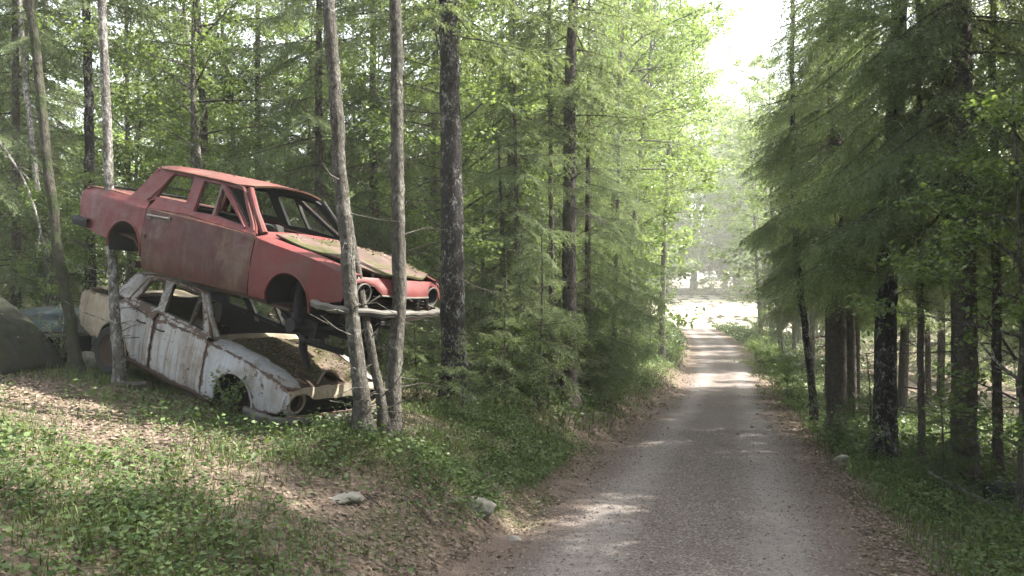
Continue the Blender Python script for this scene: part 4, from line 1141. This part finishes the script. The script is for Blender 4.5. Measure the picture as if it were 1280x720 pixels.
# sunlit leafy trees that lean over the far road
for s_, Y, k, sc, tl, lab in ((-3.6, 25, 'D2', 1.5, .06, 'light leafy tree leaning over the left verge past the spruces'), (-4.0, 31, 'D1', 1.5, .08, 'yellow-green leafy tree arching over the road from the left'),
        (-4.8, 38, 'D2', 2.0, .06, 'sunlit leafy tree on the left before the clearing'), (-5.0, 46, 'D1', 1.9, .08, 'tall sunlit tree at the left corner of the clearing'), (-7.5, 54, 'F1', 1.8, .05, 'broad sunlit tree left where the road meets the clearing'),
        (4.8, 63, 'D3', 1.7, -.06, 'pale leafy tree with a high crown right of the clearing, leaning over the road'), (-3.6, 60, 'D3', 1.7, .08, 'tall pale tree left of the clearing whose crown closes over the road'), (7.5, 76, 'D3', 2.0, 0, 'high pale crown straight above the end of the road'), (7, 70, 'D1', 2.0, -.03, 'big pale leafy tree behind the leaning one right of the clearing'), (-2.7, 34, 'D3', 1.3, .05, 'tall leafy tree whose high crown closes over the road from the left'), (3.4, 42, 'D3', 1.25, -.05, 'leafy tree with a high crown reaching over the road from the right'), (6.5, 56, 'F2', 1.7, -.03, 'sunlit tree right where the road meets the clearing'), (-6.5, 33, 'D1', 1.6, .03, 'leafy tree behind the arching one'), (-7.5, 43, 'F2', 1.7, .03, 'full leafy tree behind the left verge near the clearing'),
        (3.9, 27, 'S2', 1.0, 0, 'spruce with long branches over the right side of the road'), (3.1, 20.5, 'S2', 1.2, 0, 'spruce overhanging the right verge behind the thin leaning trunk'), (4.2, 36, 'S1', 1.1, 0, 'farthest big spruce overhanging the road on the right'),
        (3.1, 17.5, 'S2', 1.0, 0, 'big spruce leaning over the right verge beside the thin leaning trunk'), (3.3, 23.5, 'S2', 1.0, 0, 'tall spruce overhanging the road at the end of the right verge')):
    x, y = along(s_, Y); tree('spruce_tree' if k[0] == 'S' else 'broadleaf_tree', lab, 'tree', x, y, k, .12, sc=sc, rz=0, tilt=(0, tl), var=int(Y) % 4, group=None); placed.append((x, y))
# right stand
scatter(13, 3.8, 10, 9, 26, ['S4', 'S2', 'S4', 'S2'], 'spruce_tree', 'tall dark spruce inside the dense stand right of the road', 'tree', 'spruces in the stand right of the road', 1.4)
scatter(10, 4.6, 12, 20, 58, ['S1', 'S2', 'S5'], 'spruce_tree', 'spruce of the distant row along the right side of the road', 'tree', 'spruces along the far right verge', 2.2)
# unseen trees added beside and behind the viewer's right to shade the road
for x, y, k in ((6.2, 1.2, 'S1'), (7.6, 3.6, 'S2'), (9.2, 5.6, 'S1'), (10.6, 8.2, 'S1'), (7.8, -1.2, 'S2'), (10.2, 2.6, 'S1'), (12.4, 5.2, 'S2'), (5.2, -3.2, 'S1'), (10.4, -2, 'S2'), (13.4, 8.4, 'S1'), (12.2, 10.8, 'S2')):
    tree('spruce_tree', 'unseen spruce added at the near right to shade the road', 'tree', x, y, k, .13, group='unseen shade spruces at the near right', var=int(x*3) % 4, sc=1.05); placed.append((x, y))
for x, y, k in ((7.2, 4.9, 'D3'), (9.0, 3.9, 'D1'), (10.6, 6.6, 'D3'), (8.6, 1.0, 'D3'), (12.0, 3.6, 'D1'), (11.6, 8.8, 'D3'), (6.6, -.8, 'D3'), (13.6, 6.4, 'D3'), (9.4, 7.4, 'D1'), (6.0, 2.9, 'D1')):
    tree('broadleaf_tree', 'unseen leafy tree added among the near shade spruces to cut the sun', 'tree', x, y, k, .10, group='unseen leafy shade trees at the near right', var=int(x*3) % 4, sc=1.1); placed.append((x, y))
# unseen trees added behind the viewer to keep the near bank in shade
scatter(22, -12, 3, -12, 1.5, ['D1', 'D3', 'S4', 'D3'], 'mixed_tree', 'unseen tall tree added behind the viewer for shade', 'tree', 'unseen shade trees behind the viewer', 2.0, ok=lambda x, y: x < -.75*abs(y)-2.2 or y < -3.5)
# left wood
cars_clear = lambda x, y: not (-7.5 < x < -.5 and 6 < y < 12.2) and abs(x/y+.36) > .02
scatter(36, -17, -3.4, 13.4, 30, ['D1', 'D2', 'B3', 'D2', 'B3', 'B3'], 'broadleaf_tree', 'slim leafy tree of the wood behind the wrecks', 'tree', 'leafy trees behind the wrecks', 1.5, (.04, .09), ok=cars_clear)
scatter(14, -20, -4.0, 16, 36, ['S5', 'S4', 'S5'], 'spruce_tree', 'spruce of the wood behind the wrecks', 'tree', 'spruces behind the wrecks', 1.8, ok=cars_clear)
scatter(14, -14, -5, 28, 62, ['S5', 'D1', 'D2'], 'mixed_tree', 'tree of the wood left of the far road', 'tree', 'trees left of the far road', 2.0)
scatter(34, -34, -7, 17, 46, ['D1', 'D2', 'D2', 'S5'], 'mixed_tree', 'tree deep in the wood at the left', 'tree', 'trees deep in the left wood', 1.6)
# sunlit trees round the clearing
scatter(36, -30, 22, 112, 148, ['F1', 'F2'], 'broadleaf_tree', 'pale sunlit tree beyond the clearing at the end of the road', 'tree', 'sunlit trees beyond the clearing', 2.6, (.14, .22), (2.2, 3.0))
scatter(9, -16, -6, 62, 92, ['F1', 'F2'], 'broadleaf_tree', 'sunlit leafy tree on the left of the clearing', 'tree', 'leafy trees left of the clearing', 3, (.1, .16), (1.5, 2.1))
scatter(9, 9, 20, 62, 92, ['D1', 'F2'], 'broadleaf_tree', 'sunlit leafy tree on the right of the clearing', 'tree', 'leafy trees right of the clearing', 3, (.1, .16))
# leafy trees in the sun beyond the right stand
scatter(14, 8.5, 15, 10, 30, ['B1', 'B3', 'B1'], 'bush', 'bright bush growing between the back trunks of the right stand', 'bush', 'bushes at the back of the right stand', 1.3, (.02, .03), (1., 1.5))
scatter(16, 13, 26, 12, 60, ['F2', 'D2', 'B1'], 'broadleaf_tree', 'sunlit leafy tree seen between the trunks of the right stand', 'tree', 'leafy trees beyond the right stand', 2.5)

# ------------------------------------------------------------------ ground cover, stones, dead wood
PR = np.random.default_rng(77)
def blob(x, y, cx, cy, rx, ry, a=0.):
    c, s = math.cos(a), math.sin(a); u = ((x-cx)*c+(y-cy)*s)/rx; v = (-(x-cx)*s+(y-cy)*c)/ry
    return np.exp(-(u*u+v*v)**1.5)
def litter_mask(x, y):
    m = blob(x, y, -4.3, 7.4, 1.9, .75)+blob(x, y, -3.15, 5.9, .85, .55)+blob(x, y, -1.25, 5.8, .75, .6)+blob(x, y, -5.6, 8.2, 1.4, .6)+.7*blob(x, y, -.5, 6.2, .7, .8)+.35*blob(x, y, -2.2, 4.6, .4, .3)
    m = m+.45*blob(x, y, -3.5, 6.7, 1.1, .55)+.9*blob(x, y, -5.3, 7.0, 1.3, .8)
    return np.clip(m, 0, 1)
def clump(x, y, f=1.):
    n = np.sin(x*3.1*f+y*1.7*f)+np.sin(x*1.3*f-y*3.7*f+2)+np.sin(x*6.7*f+y*5.9*f)*.7+np.sin(-x*8.3*f+y*2.9*f+1)*.5
    return np.clip(n/4.4+.5, 0, 1)
def sample(n, s0, s1, y0, y1, dens, ypow=1.):
    out = []
    c = 0
    while c < n:
        k = n*3
        y = y0+(y1-y0)*PR.random(k)**ypow; s = PR.uniform(s0, s1, k); x = road_x(y)+s/COSR
        m = PR.random(k) < dens(x, y, s)
        out.append(np.stack([x[m], y[m], s[m]], 1)); c += int(m.sum())
        if len(out) > 30: break
    P = np.concatenate(out)[:n]
    return P[:, 0], P[:, 1], P[:, 2]
def blades(x, y, hmin, hmax, wd):
    n = len(x); z = ground_z(x, y)
    a = PR.uniform(0, 2*PI, n); h = hmin+(hmax-hmin)*PR.random(n)**1.5
    lean = PR.uniform(.15, .9, n)*h; d = np.stack([np.cos(a), np.sin(a), a*0], 1); w = np.stack([-np.sin(a), np.cos(a), a*0], 1)*wd*.5
    B = np.stack([x, y, z-.01], 1); up = np.array((0, 0, 1.))
    m = B+d*(lean*.35)[:, None]+up*(h*.6)[:, None]; t = B+d*lean[:, None]+up*(h*(1-.25*lean/h))[:, None]
    V = np.stack([B-w, B+w, m+w*.8, m-w*.8, t], 1).reshape(-1, 3)
    i = np.arange(n)[:, None]*5
    F = np.concatenate([i+np.array([[0, 1, 2]]), i+np.array([[0, 2, 3]]), i+np.array([[3, 2, 4]])])
    return V, F
def herb_leaves(x, y, per, rad_, hmax, size, flat=.35):
    n = len(x); z = ground_z(x, y); k = n*per
    px = np.repeat(x, per); py = np.repeat(y, per); pz = np.repeat(z, per); hh = np.repeat(hmax*(.35+.65*PR.random(n)), per)
    a = PR.uniform(0, 2*PI, k); r = rad_*np.sqrt(PR.random(k))
    P = np.stack([px+r*np.cos(a), py+r*np.sin(a), pz+hh*(.25+.75*PR.random(k))], 1)
    return leaf_tris(P, PR, size, flat, .6)
def join(parts):
    V = []; F = []; n = 0
    for v, f in parts: V.append(v); F.append(f+n); n += len(v)
    return np.concatenate(V), np.concatenate(F)
def stuff(name, parts, mat, label, cat):
    V, F = join(parts); o = link(name, np_mesh(name, V, F), mat); tag(o, label, cat, kind='stuff'); return o

left = lambda x, y, s: (s < -1.75)
# fine grass on the bank
def dg(x, y, s):
    return np.where(s < 0, np.clip((-s-1.8)/.8, 0, 1)*(1-.93*litter_mask(x, y))*(.14+.86*clump(x, y)**1.7), 0)
x, y, s = sample(62000, -9, -1.7, 2.4, 10.5, dg, 1.1)
g = [blades(x, y, .03, .13, .007)]
def dg2(x, y, s): return np.where(s > 0, np.clip((s-1.75)/.5, 0, 1), np.clip((-s-1.75)/.5, 0, 1))*(.15+.85*clump(x, y))*np.exp(-np.clip(np.abs(s)-2.6, 0, 9)/2.2)
x, y, s = sample(5000, -8, -2, 2.6, 9.5, lambda x, y, s: np.where(s < 0, (1-.95*litter_mask(x, y))*clump(x+3, y, .9)**4, 0)); g.append(blades(x, y, .07, .20, .007))
x, y, s = sample(16000, 1.6, 7, 4.5, 16, dg2); g.append(blades(x, y, .06, .22, .009))
x, y, s = sample(15000, -5, 6, 10, 34, dg2); g.append(blades(x, y, .08, .28, .018))
x, y, s = sample(9000, -7, 7, 34, 74, dg2); g.append(blades(x, y, .12, .4, .05))
stuff('grass', g, M['grass'], 'short soft grass growing over the bank and the road verges', 'grass')
# small leafy plants
def dh(x, y, s):
    m = blob(x, y, -.9, 7.2, 1.5, 1.1)+blob(x, y, .4, 9.5, 1.1, 2.6, .3)+.7*blob(x, y, -2.6, 6.9, 1.2, .5)+.22*blob(x, y, -2.2, 4.2, 1.8, 1.0)+.15*blob(x, y, -4.6, 5.6, 1.8, 1.3)+blob(x, y, -1.6, 7.4, 1.2, .5)+.5*blob(x, y, -.7, 5.0, .5, .5)+.8*blob(x, y, -4.1, 7.55, .5, .3)
    m = m*(1-.9*blob(x, y, -2.35, 7.2, .75, .55))
    return np.where(s < -1.8, np.clip(m, 0, 1)*(1-.8*litter_mask(x, y))*(.1+.9*clump(x, y, .8)), 0)
x, y, s = sample(5200, -8, -1.8, 3, 13, dh); h = [herb_leaves(x, y, 8, .09, .13, .030)]
x, y, s = sample(1300, -8, -1.8, 3, 13, dh); h.append(herb_leaves(x, y, 7, .12, .22, .05))
def dr_(x, y, s): return np.where(s > 0, np.clip((s-1.9)/.6, 0, 1)*np.exp(-np.clip(s-3.2, 0, 9)/2.5), np.clip((-s-1.9)/.6, 0, 1)*np.exp(-np.clip(-s-3.2, 0, 9)/2.5))*(.08+.92*clump(x, y, .7)**1.2)
x, y, s = sample(5200, 1.8, 8, 4.5, 19, dr_); h.append(herb_leaves(x, y, 9, .13, .30, .045))
x, y, s = sample(5200, -8, 7, 12, 40, dr_); h.append(herb_leaves(x, y, 9, .22, .42, .085))
x, y, s = sample(1800, -9, 9, 36, 76, dr_); h.append(herb_leaves(x, y, 9, .4, .6, .2))
x, y, s = sample(2500, -14, -3, 11.5, 24, lambda x, y, s: .1+.9*clump(x, y, .5)); h.append(herb_leaves(x, y, 8, .3, .55, .08))
x, y, s = sample(1800, 3, 16, 9, 26, lambda x, y, s: .1+.9*clump(x, y, .5)); h.append(herb_leaves(x, y, 8, .3, .5, .09))
def dw(x, y, s): return np.where(s < -2, np.clip(blob(x, y, -2.6, 4.1, 1.3, .8)+blob(x, y, -3.6, 4.9, 1.2, .7)+.8*blob(x, y, -1.4, 3.9, .6, .5)+.6*blob(x, y, -1.9, 6.3, .8, .4), 0, 1)*(1-.9*litter_mask(x, y))*clump(x, y, 1.3)**2, 0)
x, y, s = sample(900, -8, -1.8, 2.6, 8, dw); h.append(herb_leaves(x, y, 10, .10, .22, .036))
stuff('undergrowth', h, M['herb'], 'small leafy woodland plants covering the bank, verges and wood floor', 'undergrowth')
# dead leaves
def dl(x, y, s):
    edge = np.exp(-((np.abs(s)-1.75)/.45)**2)*.9
    return np.where(np.abs(s) < 1.6, np.exp(-(1.6-np.abs(s))/.22)*.8, np.clip(edge+np.where(s < 0, litter_mask(x, y), 0)+.16, 0, 1))
x, y, s = sample(26000, -8, 5, 3, 13, dl)
P = np.stack([x, y, ground_z(x, y)+.008+.012*PR.random(len(x))], 1)
l = [leaf_tris(P, PR, .04, .22, .6)]
x, y, s = sample(9000, -6, 6, 13, 34, dl); P = np.stack([x, y, ground_z(x, y)+.015], 1); l.append(leaf_tris(P, PR, .075, .25, .6))
# leaves fallen on the two hoods and on the roof of the red car
from mathutils.bvhtree import BVHTree
bpy.context.view_layer.update()
def on_panel(car, part, n, fn, size):
    o = [c for c in car.children if c.name.split('.')[0] == part][0]
    bv = BVHTree.FromPolygons([v.co for v in o.data.vertices], [p.vertices[:] for p in o.data.polygons])
    MW = car.matrix_world; out = []
    while len(out) < n:
        a, b = fn()
        hit = bv.ray_cast(Vector((a, b, 3)), Vector((0, 0, -1)))[0]
        if hit: out.append(tuple(MW @ (hit+Vector((0, 0, .008)))))
    return leaf_tris(np.array(out), PR, size, .3, .6)
l.append(on_panel(red_car, 'hood', 150, lambda: (PR.uniform(-.4, .8), .62-abs(PR.normal(0, .22))), .035))
l.append(on_panel(red_car, 'hood', 90, lambda: (-.42+abs(PR.normal(0, .12)), PR.uniform(-.5, .6)), .035))
l.append(on_panel(white_car, 'hood', 700, lambda: (PR.uniform(-.4, .75), PR.uniform(-.5, .53)), .035))
l.append(on_panel(dark_car, 'hood', 60, lambda: (PR.uniform(-.9, 1.), PR.uniform(-.45, .45)), .04))
l.append(on_panel(red_car, 'roof', 40, lambda: (PR.uniform(-2.4, -1.0), PR.uniform(-.3, .55)), .03))
stuff('leaf_litter', l, M['litter'], 'brown dead leaves lying on the bank, road edges and car hoods', 'dead leaves')
# fallen twigs
x, y, s = sample(420, -8, 4, 3, 14, lambda x, y, s: np.where(np.abs(s) < 1.5, .02, .9))
tv = []
for a, b in zip(x, y):
    th = PR.uniform(0, PI); L = PR.uniform(.08, .45); q = [(a+math.cos(th)*L*k+PR.normal(0, .012), b+math.sin(th)*L*k+PR.normal(0, .012), 0) for k in (-.5, 0, .5)]
    q = np.array([(u, v, float(ground_z(u, v))+.015+.02*PR.random()) for u, v, _ in q]); tv.append(tri_tube(q, PR.uniform(.003, .007), .002))
stuff('twigs', tv, M['bark_grey'], 'thin dry twigs strewn over the bank and the edges of the track', 'twigs')
# loose stones on the track
def lumps(P, r, rng):
    base = np.array([(1, 0, 0), (-1, 0, 0), (0, 1, 0), (0, -1, 0), (0, 0, 1), (0, 0, -1)], float)
    tf = np.array([(0, 2, 4), (2, 1, 4), (1, 3, 4), (3, 0, 4), (2, 0, 5), (1, 2, 5), (3, 1, 5), (0, 3, 5)])
    n = len(P); V = base[None]*(r[:, None, None]*(.6+.7*rng.random((n, 6, 1))))*np.array((1, 1, .65))
    a = rng.uniform(0, 2*PI, n); c, s = np.cos(a), np.sin(a)
    X = V[..., 0]*c[:, None]-V[..., 1]*s[:, None]; Y = V[..., 0]*s[:, None]+V[..., 1]*c[:, None]
    V = np.stack([X, Y, V[..., 2]], -1)+P[:, None]
    return V.reshape(-1, 3), (np.arange(n)[:, None, None]*6+tf[None]).reshape(-1, 3)
x, y, s = sample(14000, -2.3, 2.3, 4.5, 15, lambda x, y, s: np.where(np.abs(s) < 1.7, 1, .3))
P = np.stack([x, y, ground_z(x, y)+.008], 1)
stuff('gravel', [lumps(P, .005+.012*PR.random(len(x))**3, PR)], M['pebble'], 'loose small stones on the packed gravel track', 'gravel')

from mathutils.noise import fractal
def rock(label, px, Y, r, seed, sq=(1, 1, .7), rz=0, mat='stone'):
    rng = np.random.default_rng(seed)
    bm = bmesh.new(); bmesh.ops.create_icosphere(bm, subdivisions=4, radius=r)
    ax = rng.normal(0, 1, (9, 3)); ax /= np.linalg.norm(ax, axis=1)[:, None]; of = rng.uniform(.55, .9, 9)
    for v in bm.verts:
        d = np.array(v.co)/r; k = 1.
        for a, o in zip(ax, of):
            q = d @ a
            if q > o: k = min(k, o/q)
        k += .025*math.sin(d[0]*9+seed)*math.sin(d[1]*8)+.015*math.sin(d[2]*23+d[0]*17)
        k += .10*fractal(Vector(d)*1.6+Vector((seed*3.1, 0, 0)), .8, 2.1, 5)
        v.co = Vector((d[0]*sq[0], d[1]*sq[1], d[2]*sq[2]))*r*k
    o = bm_obj('rock', bm, M[mat], None, 35)
    x = (px-640)/924*Y; o.location = (x, Y, float(ground_z(x, Y))+r*sq[2]*.12); o.rotation_euler = (rng.uniform(-.2, .2), rng.uniform(-.2, .2), rz)
    return tag(o, label, 'rock')
rock('pale angular rock on the bank beside the brown leaf litter, below the grey trunks', 598, 6.9, .15, 1, (1.2, .9, .75))
rock('flat tan rock set in the leaf litter left of the pale angular rock', 432, 5.9, .12, 2, (1.2, .9, .45), .4)
rock('pale stone at the bottom edge of the bank', 402, 3.95, .12, 3, (1.2, .8, 1.3), .8)
rock('small pale stone beside the bottom edge stone', 441, 4.1, .10, 4, (1.1, .9, 1.3))
rock('small rock half sunk at the foot of the bank near the track', 640, 6.6, .07, 5, (1.2, .8, .6))
rock('crumbling pale rock under the tail of the white car', 112, 9.9, .20, 6, (1., .9, .9))
rock('mossy pale rock on the right verge among plants', 1052, 11.5, .14, 7, (1.2, 1, .7))
rock('white stone in the grass of the right verge', 1047, 13.6, .13, 8, (1, .8, 1.))
rock('near-black lump added for the dark of the hollow at the right edge', 1268, 9.6, .30, 9, (1.4, 1, .8), .3, 'dark')  # added lump; its near-black colour gives the hollow's dark

def stick(name, label, cat, pts, r0, r1, mat, twigs=0, seed=0):
    """pts = [(px, py, Y)]"""
    rng = np.random.default_rng(seed)
    P = np.array([((px-640)/924*Y, Y, EYE-(py-360)/924*Y) for px, py, Y in pts])
    Q = spline(P, 16); m = MB(); m.tube(Q, np.linspace(r0, r1, 16), 7, .04)
    for _ in range(twigs):
        i = rng.integers(4, 15); d = (Q[i]-Q[i-1]); d /= np.linalg.norm(d); e = d+rng.normal(0, .6, 3); e /= np.linalg.norm(e)
        L = rng.uniform(.15, .45); m.tube(np.array([Q[i], Q[i]+e*L*.5+(0, 0, .01), Q[i]+e*L]), [r1*.8, r1*.6, r1*.3], 5)
    c = Q[0].copy(); m.V = [v-c for v in m.V]
    o = m.build(name, M[mat], None); o.location = c
    return tag(o, label, cat)
stick('fallen_branch', 'pale dead branch slanting between the trunks at the right edge', 'branch', [(1290, 486, 8.6), (1262, 466, 8.7), (1240, 446, 8.8), (1222, 425, 9.)], .022, .012, 'bark_birch', 4, 1)
stick('fallen_branch', 'arching pale dead branch at the left edge behind the wrecks', 'branch', [(-10, 165, 11.6), (8, 190, 11.6), (28, 222, 11.6), (44, 262, 11.6), (55, 310, 11.7)], .02, .014, 'bark_birch', 3, 2)
stick('fallen_branch', 'thin dark stick lying in the litter below the grey trunks', 'branch', [(405, 585, 6.6), (430, 597, 6.4), (455, 615, 6.1), (475, 632, 5.85)], .012, .006, 'bark_dark', 3, 3)
stick('fallen_branch', 'dry branch lying on the right verge in front of the broad spruce', 'branch', [(1160, 590, 8.6), (1190, 607, 8.4), (1225, 622, 8.2), (1262, 640, 8.0)], .018, .008, 'bark_grey', 6, 4)
stick('fallen_branch', 'crooked twig at the foot of the right verge beside the track', 'branch', [(1168, 682, 6.5), (1182, 690, 6.4), (1195, 698, 6.3), (1206, 710, 6.2)], .008, .004, 'bark_grey', 3, 5)
stick('plank', 'short dark plank lying against the foot of the speckled birch', 'plank', [(140, 482, 8.55), (155, 481, 8.5), (185, 480, 8.4)], .035, .035, 'bark_dark', 0, 6)

def shrub(label, px, Y, H, n, seed, mat_leaf_='leaf_dark', stem='bark_birch', leaf=.045, nl=26, spread=.35):
    rng = np.random.default_rng(seed)
    x = (px-640)/924*Y; e = empty('shrub', (x, Y, float(ground_z(x, Y)))); tag(e, label, 'shrub')
    m = MB(); P = []
    for i in range(n):
        a = rng.uniform(0, 2*PI); h = H*rng.uniform(.55, 1.); L = spread*rng.uniform(.3, 1.)
        pts = np.array([(0, 0, -.03), (math.cos(a)*L*.3, math.sin(a)*L*.3, h*.5), (math.cos(a)*L, math.sin(a)*L, h)])
        q = spline(pts, 8); m.tube(q, np.linspace(.008, .003, 8), 5)
        for k in range(nl):
            u = rng.uniform(.2, 1); j = min(6, int(u*7)); p = q[j]+(q[j+1]-q[j])*(u*7-j)
            P.append(p+rng.normal(0, .05, 3))
    m.build('stems', M[stem], e)
    V, F = leaf_tris(np.array(P), rng, leaf, .5); link('leaves', np_mesh('leaves', V, F), M[mat_leaf_], e)
    return e
shrub('leafy shrub with pale stems growing in front of the white car front wheel arch', 283, 7.75, .50, 11, 1, leaf=.045, nl=34, spread=.30)
shrub('low shrub under the bumper of the white car', 395, 7.25, .22, 9, 2, 'herb', nl=22)
shrub('low shrub right of the white car bumper, at the foot of the double-stemmed tree', 440, 7.0, .3, 9, 3, 'herb', nl=22)
shrub('small light shrub with wide leaves on the right verge before the thick black trunk', 1075, 11.4, .9, 8, 4, 'herb', leaf=.07, nl=30, spread=.5)
shrub('leafy shrub left of the thick black trunk on the right verge', 1040, 13., 1.0, 10, 5, 'herb', leaf=.07, nl=34, spread=.6)
shrub('light leafy sapling right of the slim dark trunk', 1175, 10.3, .7, 7, 6, 'herb', leaf=.07, nl=26, spread=.5)
shrub('weedy shrub between the teal wreck and the mossy trunk', 76, 9.6, .75, 9, 7, 'leaf_dark', nl=26, spread=.3)
shrub('leafy shrub behind the mossy trunk by the white car tail', 108, 10.2, .9, 9, 8, 'leaf_dark', nl=26, spread=.35)


# ------------------------------------------------------------------ light, camera
SUN_AZ = 80      # degrees to the right of the view direction (+Y)
SUN_EL = 47
def build_light():
    w = bpy.data.worlds.new('World'); SC.world = w; w.use_nodes = True
    nt = w.node_tree; nt.nodes.clear()
    sky = nt.nodes.new('ShaderNodeTexSky'); sky.sky_type = 'NISHITA'; sky.sun_disc = False
    sky.sun_elevation = rad(SUN_EL); sky.sun_rotation = rad(SUN_AZ)
    sky.air_density = 1.0; sky.dust_density = 4.0; sky.ozone_density = 0.6
    hs = nt.nodes.new('ShaderNodeHueSaturation'); hs.inputs['Saturation'].default_value = .45
    bg = nt.nodes.new('ShaderNodeBackground'); bg.inputs[1].default_value = .15
    out = nt.nodes.new('ShaderNodeOutputWorld')
    nt.links.new(sky.outputs[0], hs.inputs['Color']); nt.links.new(hs.outputs[0], bg.inputs[0]); nt.links.new(bg.outputs[0], out.inputs[0])
    sd = bpy.data.lights.new('sun', 'SUN'); sd.energy = 5.0; sd.angle = rad(.5); sd.color = (1., .94, .84)
    so = link('sun', sd)
    d = Vector((math.sin(rad(SUN_AZ))*math.cos(rad(SUN_EL)), math.cos(rad(SUN_AZ))*math.cos(rad(SUN_EL)), math.sin(rad(SUN_EL))))
    so.rotation_euler = d.to_track_quat('Z', 'Y').to_euler(); so.location = d*60
    cd = bpy.data.cameras.new('camera'); cd.sensor_width = 36; cd.lens = 924/1280*36; cd.clip_end = 2000; cd.clip_start = .05
    co = link('camera', cd); co.location = (0, 0, EYE); co.rotation_euler = (PI/2, 0, 0)
    SC.camera = co
    vs = SC.view_settings; SC.display_settings.display_device = 'sRGB'
    vs.view_transform = 'Standard'; vs.look = 'None'; vs.gamma = 1; vs.exposure = 2.75; vs.use_curve_mapping = False
    c = SC.cycles if hasattr(SC, 'cycles') else None
    SC.render.engine = 'CYCLES'
    SC.cycles.use_denoising = True
    SC.cycles.max_bounces = 8; SC.cycles.diffuse_bounces = 4; SC.cycles.transmission_bounces = 6; SC.cycles.transparent_max_bounces = 8
    SC.cycles.caustics_reflective = False; SC.cycles.caustics_refractive = False
build_light()
def build_haze():
    bm = bmesh.new(); bmesh.ops.create_cube(bm, size=1)
    for v in bm.verts: v.co = Vector((v.co.x*700, v.co.y*560+190, (v.co.z+.5)*95-22))
    t = NT('thin_haze'); pv = t.n('ShaderNodeVolumePrincipled'); pv.inputs['Color'].default_value = (.95, .97, .92, 1)
    pv.inputs['Density'].default_value = HAZE; pv.inputs['Anisotropy'].default_value = .3
    t.l(pv.outputs[0], t.out.inputs['Volume'])
    me = bpy.data.meshes.new('haze'); bm.to_mesh(me); bm.free()
    tag(link('haze', me, t.m), 'thin bright haze hanging in the forest air', 'haze', kind='stuff')
    SC.cycles.volume_bounces = 1
HAZE = .0013
build_haze()
